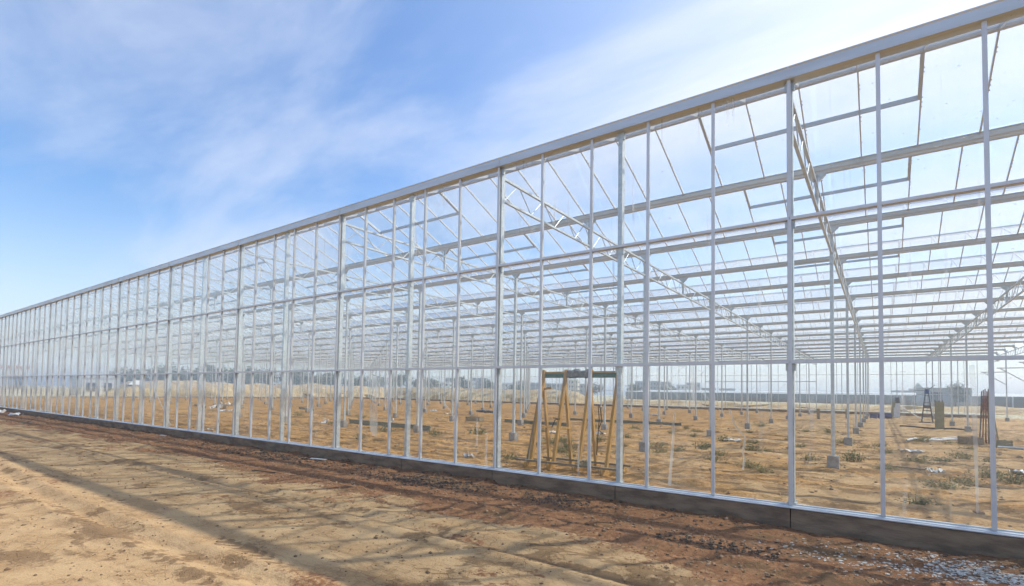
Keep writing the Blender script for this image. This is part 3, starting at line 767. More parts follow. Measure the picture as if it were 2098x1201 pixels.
def pipe_thing(name, label, cat, pts, rad, mat, group=None, caps=None):
    x, y = pts[0][0], pts[0][1]
    o = MB()
    loc = Vector((x, y, hz(x, y)))
    P2 = [Vector((p[0], p[1], hz(p[0], p[1])+p[2]))-loc for p in pts]
    o.tube(P2, rad, 8)
    ob = o.build(name, mat, None, loc, smooth=False); tag(ob, label, cat, group)
    return ob
def lying(a, c, r):
    n = 7
    return [(a[0]+(c[0]-a[0])*i/n, a[1]+(c[1]-a[1])*i/n, r*0.8+0.012) for i in range(n+1)]
pipe_thing('white_pipe', 'long white plastic pipe lying before the red frames', 'pipe', lying((1.89, 20.5), (4.0, 23.4), 0.05), 0.05, 'white_plastic')
pipe_thing('white_pipe', 'second white pipe lying just behind the long white one', 'pipe', lying((2.2, 21.6), (4.0, 24.2), 0.04), 0.04, 'white_plastic')
pipe_thing('steel_pipe', 'dark steel pipe lying across the soil behind the crates', 'pipe', lying((2.0, 34.6), (5.6, 34.2), 0.05), 0.05, 'dark_steel')
pipe_thing('steel_pipe', 'grey pipe lying at the right edge beside the greenish crate', 'pipe', lying((4.5, 18.85), (7.5, 19.6), 0.045), 0.045, 'galvanised')
pipe_thing('blue_pipe', 'short dark blue pipe lying left of the concrete footing', 'pipe', lying((-28.5, 29.2), (-26.4, 28.7), 0.12), 0.12, 'teal_plastic')
pipe_thing('leaning_pipe', 'white pipe leaning from the white board down to the soil', 'pipe', [(2.44, 49.86, 1.16), (3.97, 49.86, 0.05)], 0.04, 'white_plastic')
# derrick-like stand
t = T3('tripod_stand', 'dark four-legged tapering tower stand with crank arms on top', 'stand', 3.95, 45.0)
for sx_ in (-1, 1):
    for sy in (-1, 1):
        b = MB(); b.bar((sx_*0.34, sy*0.34, 0), (sx_*0.10, sy*0.10, 2.3), 0.05); b.build('leg', 'dark_steel', t)
for z in (0.45, 0.95, 1.55, 2.1):
    w = 0.34-0.24*z/2.3; b = MB()
    for a, c in (((-w, -w), (w, -w)), ((w, -w), (w, w)), ((w, w), (-w, w)), ((-w, w), (-w, -w))): b.bar((a[0], a[1], z), (c[0], c[1], z), 0.045)
    b.build('ring', 'dark_steel', t)
b = MB(); b.box(-0.22, 0.22, -0.22, 0.22, 1.12, 1.36); b.build('motor_box', 'dark_steel', t)
b = MB(); b.box(-0.5, 0.55, -0.45, 0.45, 0.0, 0.05); b.build('base_plate', 'dark_steel', t)
b = MB(); b.tube([(0, 0, 2.25), (0, 0, 2.62)], [0.16, 0.13], 10); b.build('winch_drum', 'blue_plastic', t)
b = MB(); b.bar((-0.85, 0, 2.48), (0.15, 0, 2.52), 0.03); b.bar((0, 0, 2.5), (0.5, 0.05, 2.95), 0.035); b.build('crank_arm', 'dark_steel', t)
# sheets of board stood upright
t = T3('board_stack', 'greenish plywood sheets stood upright beside the tower stand', 'boards', 3.9, 33.8)
for i in range(4):
    b = MB(); b.box(-0.22+0.02*i, 0.22-0.03*i, -0.10+0.07*i, -0.07+0.07*i, 0, 1.72-0.06*(i % 2)); b.build('sheet', 'plywood', t)
for x_ in (-0.17, 0.0, 0.16):
    b = MB(); b.bar((x_, 0.18, 0), (x_, 0.12, 1.8), 0.05); b.build('batten', 'dark_steel', t)
t = T3('white_board', 'bright white board stood on end before the far wall', 'board', 2.3, 56.0)
b = MB(); b.bar((0, 0, 0), (0.02, 0.25, 1.4), 0.50, 0.05, up=(0, 1, 0)); b.build('board', 'white_plastic', t)
b = MB(); b.bar((-0.4, 0.05, 0), (-0.18, 0.25, 1.6), 0.24, 0.05, up=(0, 1, 0)); b.build('side_board', 'plywood', t)
b = MB(); b.bar((0.1, 0.3, 0), (0.05, 0.32, 1.95), 0.35, 0.06, up=(0, 1, 0)); b.build('back_board', 'dark_steel', t)
for i, (x_, y_, lb) in enumerate(((0.5, 50.6, 'blue plastic crate, leftmost of the row near the far wall'), (1.05, 51.3, 'blue plastic crate in the middle of the row near the far wall'), (1.6, 52.0, 'blue plastic crate, rightmost of the row near the far wall'))):
    t = T3('plastic_crate', lb, 'crate', x_, y_, 'blue plastic crates near the far wall')
    b = MB(); b.box(-0.26, 0.26, -0.2, 0.2, 0, 0.04); b.build('bottom', 'blue_plastic', t)
    for s in (-1, 1):
        b = MB(); b.box(-0.26, 0.26, s*0.19-0.015, s*0.19+0.015, 0.04, 0.40); b.build('side', 'blue_plastic', t)
        b = MB(); b.box(s*0.25-0.015, s*0.25+0.015, -0.174, 0.174, 0.04, 0.40); b.build('side', 'blue_plastic', t)
t = T3('pipe_rail', 'low pipe rail on two timber stakes near the far columns', 'rail', -2.2, 45.0)
for (x_, y_) in ((-1.0, -1.25), (0.9, 1.4)):
    b = MB(); b.box(x_-0.11, x_+0.11, y_-0.06, y_+0.06, -0.05, 0.90); b.build('stake', 'timber_grey', t)
b = MB(); b.tube([(-2.6, -3.4, 0.82), (-1.0, -1.25, 0.84), (0.9, 1.4, 0.80)], 0.025, 6); b.build('pipe', 'dark_steel', t)
# long beams lying on the soil, left half
def beam(label, a, c, w, h, mat, cat='beam', name='steel_beam'):
    loc = Vector((a[0], a[1], hz(*a)))
    b = MB(); d = Vector((c[0], c[1], hz(*c)))-loc
    nrm = Vector((-d.y, d.x, 0)).normalized()
    b.bar((0, 0, h/2), d+Vector((0, 0, h/2)), w*0.25, h)
    b.bar((0, 0, h+0.006), d+Vector((0, 0, h+0.006)), w, 0.012); b.bar((0, 0, 0.006), d+Vector((0, 0, 0.006)), w, 0.012)
    o = b.build(name, mat, None, loc); return tag(o, label, cat, kind='thing')
beam('long grey green steel beam lying flat behind the left wall columns', (-22.0, 9.9), (-15.2, 9.0), 0.14, 0.22, 'green_beam')
beam('grey green steel beam lying behind the first interior column', (-17.2, 17.6), (-12.6, 17.2), 0.14, 0.16, 'green_beam')
beam('grey green steel beam lying behind the timber A-frame rack', (-15.5, 22.5), (-8.5, 23.5), 0.14, 0.15, 'green_beam')
beam('short steel beam lying among rubbish at the left', (-41.5, 19.5), (-37.0, 17.9), 0.14, 0.20, 'green_beam')
beam('dark beam lying near the far left rubbish heap', (-51.0, 14.6), (-45.0, 12.9), 0.14, 0.18, 'dark_steel')
beam('thin bright lath lying on soil at the left', (-24.3, 3.6), (-23.0, 1.2), 0.05, 0.04, 'timber', 'lath', 'lath')
beam('bent thin lath lying on soil at far right', (1.0, 9.4), (1.9, 9.1), 0.05, 0.03, 'timber_grey', 'lath', 'lath')

# ------------------------------------------------------------------ rubbish: crumpled white film and paper
def scrap_mesh(seed, size, flat):
    r_ = random.Random(seed); b = MB(); n = 6
    pts = [[(size*((i/(n-1))-0.5)*(1+r_.uniform(-.3, .3)), size*0.7*((j/(n-1))-0.5)*(1+r_.uniform(-.3, .3)), abs(r_.gauss(0, 1))*size*flat+0.012) for j in range(n)] for i in range(n)]
    for i in range(n-1):
        for j in range(n-1):
            if r_.random() < 0.86: b.quad(pts[i][j], pts[i+1][j], pts[i+1][j+1], pts[i][j+1])
    return b.mesh('plastic_scrap', 'white_plastic')
scm = [scrap_mesh(i, 1.0, 0.10+0.03*(i % 4)) for i in range(6)]
scraps = [(-3.73, 14.18, .75, 'crumpled white film beside the drip mark on the pane'), (-3.56, 6.99, .22, 'small white bottle-like scrap among weeds behind the glass'), (-8.23, 3.2, .42, 'white film crumpled close behind the front wall'),
 (-9.05, 13.5, .5, 'white film lying behind the timber rack legs'), (-27.1, 23.5, .8, 'white sheet scrap left of the blue pipe'), (-32.0, 27.2, .7, 'small pale sheet scrap in the far left interior'), (-10.5, 11.9, .65, 'white film lying between the rack legs'),
 (-24.7, 10.3, .6, 'white scrap, left one behind the lying beam'), (-22.9, 8.9, .5, 'white rubbish heap left of the broad wall column'), (-20.5, 8.1, .5, 'white rubbish right of the broad wall column'), (-22.1, 2.6, .45, 'white scrap near the front sill at left'),
 (2.05, 8.6, .55, 'bulky white bag half hidden in dry weeds'), (1.85, 14.4, .7, 'white plaster crumbs on soil at right'), (3.76, 10.2, .6, 'white film at the right edge behind dry weeds'), (-21.0, 12.0, .5, 'white paper lying beyond the lying beam'),
 (-43.5, 13.2, 1.6, 'broad white sheets strewn near the far left rubbish'), (-39.0, 11.6, 1.3, 'white sheet crumpled in front of the dark beam'), (-52.0, 18.0, 1.6, 'pale sheet strewn by the far left wall'), (-2.5, 40.7, .5, 'white scrap on soil by the pipe rail'), (-14.5, 36.0, .9, 'white scrap far behind the rack')]
for i, (x, y, s, lb) in enumerate(scraps):
    s *= 0.75; o = put('plastic_scrap', scm[i % 6], None, (x, y, hz(x, y)), i*1.3, (s, s, s)); tag(o, lb, 'rubbish', 'white rubbish strewn inside the glasshouse')
for i, (x, y, s, lb) in enumerate(((-41.0, -0.9, .9, 'crumpled white film on soil outside at far left'), (-37.0, -0.75, .55, 'small white scrap on soil outside beside the plinth, at far left'))):
    o = put('plastic_scrap', scm[(i+2) % 6], None, (x, y, hz(x, y)), i*2.0+.4, (s, s, s*.8)); tag(o, lb, 'rubbish', 'white rubbish outside')
for nm, lb, x, y, pts in (('bent_twig', 'bent pale twig on the soil outside at far left', -30.2, -1.9, [(0, 0, .03), (.35, .25, .12), (.9, .2, .03)]), ('bent_twig', 'dark stick lying on the beige soil outside, left of centre', -9.6, -2.3, [(0, 0, .02), (.3, .05, .03), (.62, .16, .02)])):
    b = MB(); b.tube(pts, 0.02 if x < -20 else 0.011, 5); o = b.build(nm, 'plywood' if x < -20 else 'bark', None, (x, y, hz(x, y))); tag(o, lb, 'twig')
b = MB(); b.bar((0, 0, .02), (0.45, 0.06, .02), 0.09, 0.02); o = b.build('grey_offcut', 'galvanised', None, (-10.3, -0.42, hz(-10.3, -0.42)), 0.1); tag(o, 'grey metal offcut lying at the plinth foot', 'offcut')
b = MB(); b.box(0, 0.35, 0, 0.06, 0, 0.035); o = b.build('white_offcut', 'white_plastic', None, (-19.5, -0.3, hz(-19.5, -0.3)), 0.1); tag(o, 'white strip offcut lying against the plinth at left', 'offcut')

# ------------------------------------------------------------------ weeds
def weed_mesh(seed, n, hgt, rad, mat):
    r_ = random.Random(seed); b = MB()
    for i in range(n):
        a = r_.uniform(0, 6.283); e = r_.uniform(0.25, 1.25); l = rad*r_.uniform(0.4, 1.0)
        bx, by = r_.gauss(0, rad*0.30), r_.gauss(0, rad*0.30)
        d = Vector((math.cos(a)*math.cos(e), math.sin(a)*math.cos(e), math.sin(e)*hgt/rad))
        p0 = Vector((bx, by, 0)); p1 = p0+d*l
        sdv = Vector((-math.sin(a), math.cos(a), 0))*0.006
        b.tri(p0-sdv, p0+sdv, p1)
        for k in range(5):
            f = r_.uniform(0.35, 1.0); q0 = p0+d*l*f
            a2 = r_.uniform(0, 6.283); ll = r_.uniform(0.03, 0.075)*rad*1.9
            dd = Vector((math.cos(a2), math.sin(a2), r_.uniform(-.1, .7))).normalized()
            s2 = dd.cross(Vector((r_.uniform(-1, 1), r_.uniform(-1, 1), r_.uniform(.3, 1)))).normalized()*ll*0.24
            b.quad(q0, q0+dd*ll*0.5+s2, q0+dd*ll, q0+dd*ll*0.5-s2)
    return b.mesh('weed', mat)
wg = [weed_mesh(40+i, 75, 0.30, 0.36, 'weed_leaf') for i in range(4)]
ws = [weed_mesh(60+i, 80, 0.26, 0.38, 'straw_leaf') for i in range(4)]
words = ['first', 'second', 'third', 'fourth', 'fifth', 'sixth', 'seventh', 'eighth', 'ninth', 'tenth', 'eleventh', 'twelfth', 'thirteenth', 'fourteenth', 'fifteenth', 'sixteenth', 'seventeenth', 'eighteenth', 'nineteenth', 'twentieth', 'twenty-first', 'twenty-second', 'twenty-third', 'twenty-fourth', 'twenty-fifth']+['twenty-'+w for w in ('sixth', 'seventh', 'eighth', 'ninth')]+['thirtieth', 'thirty-first', 'thirty-second', 'thirty-third', 'thirty-fourth', 'thirty-fifth', 'thirty-sixth', 'thirty-seventh', 'thirty-eighth']
weeds_l = {}
named = {(1.48, 3.42): 'low green weed closest behind the right-hand panes', (0.32, 10.11): 'green weed right of the nearest concrete footing', (-0.65, 9.48): 'thin dry weed left of the nearest concrete footing',
 (1.82, 10.84): 'dry brown weed clump above the white bag', (2.43, 12.15): 'green weed tuft up right of the white bag', (2.0, 6.1): 'dry weed clump right of the green one near the panes', (-5.04, 9.22): 'weed clump right of the timber rack',
 (-2.43, 10.83): 'green weed by the wandering drip mark', (-12.81, 9.45): 'dark green weed left of the first wall column in the middle'}
spots = [(-2.95, 13.75, 1.2, 0), (-4.05, 13.99, 1.1, 0), (-2.43, 10.83, .9, 0), (-5.04, 9.22, 1.1, 1), (-5.62, 15.58, 1.0, 0), (-3.86, 10.42, 1.1, 0), (-7.69, 10.13, 1.3, 0), (-8.61, 9.15, 1.2, 1), (-7.17, 7.05, 1.2, 0), (-9.27, 18.09, 1.2, 0),
 (-12.81, 9.45, 1.5, 0), (-8.4, 8.06, 1.2, 1), (1.48, 3.42, .95, 0), (.32, 10.11, 1.3, 0), (-.65, 9.48, .9, 1), (2.43, 12.15, 1.1, 0), (1.82, 10.84, 1.1, 1), (2.99, 13.46, 1.1, 1), (2.0, 6.1, 1.2, 1), (1.1, 8.6, .9, 1), (-14.34, 4.43, .8, 1), (-21.77, 8.59, 1.1, 1), (-4.73, 26.6, 1.3, 1),
 (-1.09, 23.58, 1.2, 1), (-2.18, 23.8, 1.0, 0), (2.43, 20.9, 1.3, 1), (-16.35, 7.4, 1.3, 1), (-6.78, 6.0, 1.0, 0), (-10.77, 16.3, 1.3, 0), (-6.9, 3.3, .8, 1), (-4.25, 9.0, .9, 0), (3.3, 7.9, 1.2, 0), (3.05, 8.7, 1.2, 1), (2.4, 6.9, 1.1, 1), (-30.0, 12.0, 1.3, 1), (-26.0, 14.0, 1.2, 1), (-.2, 17.0, 1.1, 1), (1.0, 16.5, 1.0, 1), (-13.6, 7.6, 1.1, 0), (-11.6, 12.8, 1.2, 1)]
wr = random.Random(21)
for a in range(16): spots.append((round(wr.uniform(-9, 3.6), 2), round(wr.uniform(5, 22), 2), wr.uniform(.55, 1.0), 1))
for a in range(8): spots.append((round(wr.uniform(-9, 3.6), 2), round(wr.uniform(6, 20), 2), wr.uniform(.5, .9), 0))
for i, (x, y, s, k) in enumerate(spots):
    o = put('weed', (ws if k else wg)[i % 4], None, (x, y, hz(x, y)-0.01), i*2.1, (s, s, s*(0.9+0.2*(i % 3))))
    lb = named.get((x, y)) or ('dry straw coloured weed tuft on the interior soil' if k else 'green leafy weed tuft on the interior soil')
    tag(o, lb, 'weed', 'weeds growing inside the glasshouse')
    if (x, y) not in named:
        d = Vector((x, y, 0))-cam.location; weeds_l.setdefault(k, []).append((d.dot(rt3)/d.dot(fw2), o))
for k, lst in weeds_l.items():
    lst.sort(key=lambda e: e[0])
    for n, (c, o) in enumerate(lst):
        o['label'] = ('dry straw coloured' if k else 'green leafy') + ' weed tuft on the interior soil, %s such tuft from the left' % words[n]

# ------------------------------------------------------------------ loose stones and clods
def rocks(name, pts, mat, label, flat=0.7):
    ico = [(0,0,1)]+[(math.cos(a)*.9, math.sin(a)*.9, .35) for a in np.arange(5)*1.2566]+[(math.cos(a+.63)*.9, math.sin(a+.63)*.9, -.4) for a in np.arange(5)*1.2566]
    fc = [(0,1+i,1+(i+1) % 5) for i in range(5)]+[(1+i,6+i,1+(i+1) % 5) for i in range(5)]+[(1+(i+1) % 5,6+i,6+(i+1) % 5) for i in range(5)]
    base = np.array(ico); n = len(pts)
    V = np.repeat(base[None], n, 0)*rng.uniform(0.65, 1.25, (n, len(ico), 1))
    ang = rng.uniform(0, 6.28, n); c, s_ = np.cos(ang)[:, None], np.sin(ang)[:, None]
    vx = V[..., 0]*c-V[..., 1]*s_; vy = V[..., 0]*s_+V[..., 1]*c
    S = pts[:, 2][:, None]
    el = rng.uniform(0.7, 1.3, (n, 1))
    zz_ = height(pts[:, 0], pts[:, 1])[:, None]
    co = np.stack([pts[:, 0][:, None]+vx*S*el, pts[:, 1][:, None]+vy*S/el, zz_+(V[..., 2]*flat+0.15)*S], -1).reshape(-1, 3)
    F = (np.array(fc)[None]+(np.arange(n)*len(ico))[:, None, None]).reshape(-1, 3)
    me = bpy.data.meshes.new(name); me.from_pydata(co.tolist(), [], F.tolist()); me.update(); me.materials.append(MATS[mat])
    o = put(name, me); tag(o, label, 'stones', kind='stuff'); return o
def scatter(n, x0, x1, y0, y1, s0, s1, keep=None):
    x = rng.uniform(x0, x1, n); y = rng.uniform(y0, y1, n); s = s0*(s1/s0)**(rng.random(n)**2.2)
    k = np.ones(n, bool) if keep is None else keep(x, y)
    return np.stack([x, y, s], 1)[k]
soilk = lambda x, y: masks(x, y)[0]+rng.normal(0, .2, len(x)) > 0.62
p1 = np.concatenate([scatter(9000, -14, 4, -3.6, -0.1, .006, .03, soilk), scatter(5000, -40, -14, -3.2, -0.1, .010, .045, soilk), scatter(3500, -18, 4, -7, -0.1, .004, .018)])
p5 = np.concatenate([scatter(9000, -16, 4, -7, -0.1, .003, .016, lambda x, y: rng.random(len(x)) < sstep(0.36, 0.66, fbm(x, y*1.4, 1.1, 4, 0.6))), scatter(900, -16, 4, -7, -0.1, .01, .026)])
rocks('soil_clods', p1, 'stone', 'small brown clods strewn over the soil outside the plinth')
simple('dark_soil', (0.24, 0.155, 0.085), (0.15, 0.095, 0.055), 30, 0.95, coord='World')
rocks('soil_crumbs', p5, 'dark_soil', 'dark soil crumbs sprinkled over the beige crust outside')
foot = lambda x, y: rng.random(len(x)) < np.clip(1.25*(fbm(x, y, 0.9, 3)-0.28), 0.05, 1)
p2 = np.concatenate([scatter(2600, -34, 3.5, -0.62, -0.06, .012, .045, foot), np.stack([rng.normal(-6.1, .75, 650), rng.normal(-0.8, .25, 650), rng.uniform(.008, .035, 650)], 1), np.stack([rng.normal(-3.2, .4, 260), rng.normal(-0.75, .16, 260), rng.uniform(.008, .03, 260)], 1), np.stack([rng.normal(-.55, .35, 200), rng.normal(-1.6, .12, 200), rng.uniform(.008, .03, 200)], 1), np.stack([rng.normal(-12, 1.6, 300), rng.normal(-0.7, .25, 300), rng.uniform(.01, .045, 300)], 1)])
p2 = p2[p2[:, 1] < -0.06]
rocks('dark_gravel', p2, 'dark_stone', 'dark gravel and clods heaped along the foot of the plinth')
p3 = np.stack([rng.normal(1.95, .5, 2600), rng.normal(-0.95, .24, 2600), .004*(6.0**rng.random(2600))], 1)
p3 = p3[fbm(p3[:, 0], p3[:, 1], 2.2, 3) > 0.44]
p3 = p3[(p3[:, 1] < -0.1)]
p3 = np.concatenate([p3, np.stack([rng.normal(.75, .5, 220), rng.normal(-1.3, .3, 220), rng.uniform(.005, .02, 220)], 1)])
rocks('gypsum_chips', p3, 'gypsum', 'white gypsum chips spilled by the plinth at the right corner', 0.35)
p4 = np.concatenate([scatter(7000, -30, 4, .3, 24, .012, .05, lambda x, y: rng.random(len(x)) < 0.6), scatter(500, -30, 8, 3, 40, .03, .09)])
rocks('inner_clods', p4, 'stone', 'soil clods scattered over the interior floor')

# ------------------------------------------------------------------ land beyond the glasshouse
def mound(name, label, path, wid, hgt, seed):
    b = MB(); n = len(path); m_ = 9; r_ = np.random.default_rng(seed); rowsv = []
    for i, (x, y) in enumerate(path):
        d = Vector((path[min(i+1, n-1)][0]-path[max(i-1, 0)][0], path[min(i+1, n-1)][1]-path[max(i-1, 0)][1], 0)).normalized(); nr = Vector((-d.y, d.x, 0))
        row = []
        for j in range(m_):
            t_ = j/(m_-1)*2-1
            h = hgt*(1-abs(t_)**1.6)*(0.82+0.36*float(fbm(np.array([x*1.0]), np.array([y*1.0+t_*4]), 0.22, 3)[0]))
            e = min(1, i/3, (n-1-i)/3)
            p_ = Vector((x, y, -0.5))+nr*t_*wid*(1+.15*r_.normal()); p_.z += max(0, h*e+0.12*r_.normal())
            row.append(p_)
        rowsv.append(row)
    for i in range(n-1):
        for j in range(m_-1): b.quad(rowsv[i][j], rowsv[i][j+1], rowsv[i+1][j+1], rowsv[i+1][j])
    o = b.build(name, 'mound_soil'); tag(o, label, 'earth mound', kind='structure'); return o
mound('earth_mound', 'straw coloured earth bank beyond the left end wall', [(-99-2*math.sin(t*.21), 4+t*1.3) for t in range(13, 72)], 4.5, 2.9, 1)
mound('earth_mound', 'straw coloured earth bank behind the far wall at left', [(-104+t*1.4, 78+2*math.sin(t*.2)) for t in range(0, 46)], 5, 2.8, 2)
mound('earth_mound', 'low pale rubble bank behind the far wall at right', [(-46+t*1.6, 86+3*math.sin(t*.25)) for t in range(0, 60)], 5, 1.0, 3)
# white tarpaulin on the bank
b = MB(); b.quad((0, -1.2, 0), (0, 1.2, 0), (-.4, .5, .75), (-.4, -.35, .8)); b.quad((-.4, -.35, .8), (-.4, .5, .75), (-1.6, 1.3, -.1), (-1.6, -1.4, -.1)); b.tri((0, -1.2, 0), (-.4, -.35, .8), (-1.6, -1.4, -.1)); b.tri((0, 1.2, 0), (-1.6, 1.3, -.1), (-.4, .5, .75))
o = b.build('tarpaulin', 'white_plastic', None, (-96.6, 25.5, 1.75)); tag(o, 'white tarpaulin draped on the earth bank beyond the left end', 'tarpaulin')

def house(name, label, x, y, w, d, h, wall, roof=None, floors=2, bays=4, rz=0.0, group=None, parapet=True, pitched=False):
    t = empty(name, (x, y, -0.6), rz); tag(t, label, 'building', group)
    b = MB(); b.box(-w/2, w/2, -d/2, d/2, 0, h); b.build('wall', wall, t)
    if pitched:
        b = MB(); o_ = 0.5; zr = h+0.32*d*0.5
        b.quad((-w/2-o_, -d/2-o_, h-.1), (w/2+o_, -d/2-o_, h-.1), (w/2+o_, 0, zr), (-w/2-o_, 0, zr)); b.quad((w/2+o_, d/2+o_, h-.1), (-w/2-o_, d/2+o_, h-.1), (-w/2-o_, 0, zr), (w/2+o_, 0, zr))
        b.tri((-w/2-o_, -d/2-o_, h-.1), (-w/2-o_, 0, zr), (-w/2-o_, d/2+o_, h-.1)); b.tri((w/2+o_, -d/2-o_, h-.1), (w/2+o_, d/2+o_, h-.1), (w/2+o_, 0, zr))
        b.build('roof', roof, t)
    else:
        b = MB(); b.box(-w/2-.15, w/2+.15, -d/2-.15, d/2+.15, h+.002, h+.45); b.build('roof', roof or wall, t)
    wm = MB(); ww = w/bays*0.5; wh = h/floors*0.45; wm.box(-ww/2, ww/2, -0.05, 0.04, 0, wh); wme = wm.mesh('window', 'window_dark')
    for f in range(floors):
        for c in range(bays):
            put('window', wme, t, (-w/2+w*(c+.5)/bays, -d/2-0.02, h*(f+.32)/floors))
    wm = MB(); ww = d/3*0.45; wm.box(-0.05, 0.04, -ww/2, ww/2, 0, wh); wme2 = wm.mesh('window', 'window_dark')
    for f in range(floors):
        for c in range(3):
            put('window', wme2, t, (w/2+0.02, -d/2+d*(c+.5)/3, h*(f+.32)/floors))
            
    return t
house('white_house', 'white flat house with a red roof edge beyond the left end wall', -112, 8.0, 12, 10, 4.55, 'plaster_white', 'roof_red', 1, 4, R(90))
house('shed', 'low white shed beside the red-roofed house', -112, 24, 5, 6, 3.4, 'plaster_white', 'pale_sheet', 1, 2, R(90))
def sky_at(px, D):                        # place along a bearing given as image column of the photograph
    a = math.atan((px-1009.4)/1065.6)-0.63986
    return 0.98+D*math.sin(a), -8.1+D*math.cos(a)
bl = [(905, 330, 16, 9, 'plaster_white', 3), (930, 360, 12, 14, 'plaster_grey', 4), (958, 340, 10, 11, 'plaster_dark', 3), (985, 350, 12, 14, 'plaster_dark', 4), (1012, 310, 9, 9, 'plaster_cream', 2), (1046, 320, 14, 9, 'plaster_white', 3), (1075, 340, 9, 12, 'plaster_cream', 3), (1098, 330, 8, 10, 'plaster_dark', 3),
 (1142, 350, 14, 10, 'plaster_dark', 3), (1172, 300, 9, 12, 'plaster_cream', 4), (1190, 310, 10, 9, 'plaster_grey', 3), (1312, 380, 8, 14, 'plaster_grey', 4), (1338, 330, 9, 12.5, 'plaster_dark', 4), (1362, 360, 9, 13, 'plaster_grey', 4), (1381, 350, 8, 8, 'plaster_grey', 2), (1402, 340, 10, 10, 'plaster_white', 3), (1420, 345, 9, 12, 'plaster_grey', 3), (1452, 360, 9, 8, 'plaster_dark', 2), (1490, 370, 10, 8, 'plaster_grey', 2), (1588, 420, 16, 6.5, 'plaster_dark', 1), (1655, 420, 14, 6.5, 'plaster_grey', 1), (1868, 330, 16, 7, 'plaster_dark', 2), (1890, 360, 10, 9, 'plaster_grey', 2)]
desc = {'plaster_white': 'white', 'plaster_grey': 'grey', 'plaster_dark': 'dark', 'plaster_cream': 'cream'}
for i, (px, D, w, h, mt, fl) in enumerate(bl):
    x, y = sky_at(px, D)
    house('city_block', '%s flat-roofed block on the far skyline, %s from the left' % (desc[mt], ['first', 'second', 'third', 'fourth', 'fifth', 'sixth', 'seventh', 'eighth', 'ninth', 'tenth', 'eleventh', 'twelfth', 'thirteenth', 'fourteenth', 'fifteenth', 'sixteenth', 'seventeenth', 'eighteenth', 'nineteenth', 'twentieth', 'twenty-first', 'twenty-second', 'twenty-third'][i]), x, y, w*0.85, 9, h*0.74+0.8, mt, None, fl, 4, R(20), 'far city blocks')
# long low shade-cloth structure across the far field
t = empty('shade_hall', (-20, 190, -0.6)); tag(t, 'long dark low netted growing hall crossing the far field', 'growing hall')
b = MB(); b.box(-60, 190, 0, 30, 0, 3.3); b.build('wall', 'shade_cloth', t)
b = MB(); b.quad((-61, -0.6, 3.32), (191, -0.6, 3.32), (191, 31, 4.4), (-61, 31, 4.4)); b.build('roof', 'pale_sheet', t)
for i in range(26):
    b = MB(); b.box(-60+i*10-.15, -60+i*10+.15, -0.3, -0.004, 0, 3.3); b.build('post', 'pale_sheet', t)

# ------------------------------------------------------------------ trees
def tree(name, label, x, y, h, rad, leaf, dens, seed, group, trunk=0.35, bare=False):
    t = empty(name, (x, y, -0.6)); tag(t, label, 'tree', group)
    r_ = random.Random(seed); tr = MB()
    tr.tube([(0, 0, 0), (r_.uniform(-.1, .1), 0, h*trunk), (r_.uniform(-.2, .2), r_.uniform(-.2, .2), h*0.7)], [h*.03, h*.022, h*.008], 7)
    cl_ = []
    for i in range(11):
        a = r_.uniform(0, 6.28); e = r_.uniform(0.1, 1.3); l = rad*r_.uniform(.45, .9)
        p_ = Vector((math.cos(a)*math.cos(e)*l, math.sin(a)*math.cos(e)*l, h*(0.42+0.42*r_.random())+math.sin(e)*l*.4)); cl_.append(p_)
        s_ = Vector((0, 0, h*r_.uniform(trunk*.8, .6))); tr.tube([s_, s_.lerp(p_, .55)+Vector((0, 0, .1)), p_], [h*.011, h*.007, h*.003], 5)
    tr.build('trunk', 'bark', t)
    b = MB()
    for i in range(dens):
        c = r_.choice(cl_); d = Vector((r_.gauss(0, 1), r_.gauss(0, 1), r_.gauss(0, .8)))*rad*(0.19 if bare else 0.26); p_ = c+d
        if p_.z < h*0.18: continue
        s_ = rad*(0.035 if bare else 0.075)*r_.uniform(.6, 1.4)
        u_ = Vector((r_.gauss(0, 1), r_.gauss(0, 1), r_.gauss(0, 1))).normalized(); v_ = u_.cross(Vector((r_.gauss(0, 1), r_.gauss(0, 1), r_.gauss(0, 1)))).normalized()
        b.quad(p_-u_*s_-v_*s_*.4, p_+u_*s_*.3-v_*s_*.7, p_+u_*s_+v_*s_*.5, p_-u_*s_*.4+v_*s_*.6)
    b.build('crown', leaf, t)
    return t
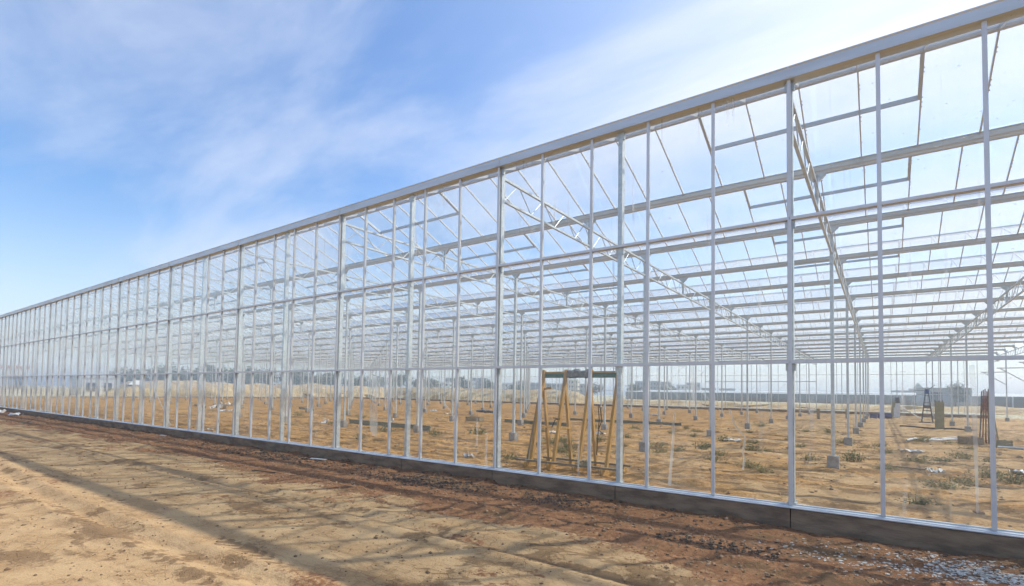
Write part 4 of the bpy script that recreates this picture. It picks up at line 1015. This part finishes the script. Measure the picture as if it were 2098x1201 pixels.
tl = [(255, 180, 7, 4), (300, 230, 9, 5), (345, 220, 10, 6), (375, 240, 8, 6), (400, 210, 9, 5), (432, 230, 11, 6), (475, 220, 10, 6), (520, 240, 11, 6), (548, 210, 10, 5), (590, 230, 9, 5), (615, 205, 11, 5), (655, 220, 9, 5), (690, 230, 11, 5), (735, 220, 8, 5), (770, 240, 9, 5), (820, 230, 9, 5), (860, 240, 9, 5), (890, 230, 8, 4), (945, 250, 10, 5), (1000, 240, 9, 4), (1060, 250, 8, 4), (1118, 260, 7, 4), (1225, 260, 7, 4), (1300, 255, 8, 4), (1368, 265, 7, 4)]
words = ['first', 'second', 'third', 'fourth', 'fifth', 'sixth', 'seventh', 'eighth', 'ninth', 'tenth', 'eleventh', 'twelfth', 'thirteenth', 'fourteenth', 'fifteenth', 'sixteenth', 'seventeenth', 'eighteenth', 'nineteenth', 'twentieth', 'twenty-first', 'twenty-second', 'twenty-third', 'twenty-fourth', 'twenty-fifth']
for i, (px, D, h, r_) in enumerate(tl):
    x, y = sky_at(px, D)
    tree('far_tree', 'dark green tree on the far skyline, %s from the left' % words[i], x, y, h*0.85, r_*0.9, 'tree_leaf', 1300, 100+i, 'trees on the far skyline')
x, y = sky_at(1957, 150); tree('sparse_tree', 'round sparse tree standing on the right skyline beyond the hall', x, y, 5.4, 2.7, 'dull_leaf', 1800, 77, None, 0.25, True)
x, y = sky_at(1932, 175); house('domed_shed', 'grey shed beside the sparse tree on the right skyline', x, y, 9, 8, 5.2, 'plaster_grey', 'roof_red' if False else 'pale_sheet', 1, 2, R(10), pitched=True)

# ------------------------------------------------------------------ thin haze in the air
mt, nt = new_mat('haze_air'); T = NT(nt)
out = T.n('ShaderNodeOutputMaterial'); pv = T.n('ShaderNodeVolumePrincipled')
pv.inputs['Color'].default_value = (0.86, 0.92, 1.0, 1); pv.inputs['Density'].default_value = 0.0012; pv.inputs['Anisotropy'].default_value = 0.3
T.l(pv.outputs[0], out.inputs['Volume'])
b = MB(); b.box(-2700, 2700, -1000, 4300, -1.8, 22)
o = b.build('haze', 'haze_air'); tag(o, 'thin pale haze over the far fields and skyline', 'haze', kind='stuff')
scn.cycles.volume_bounces = 0
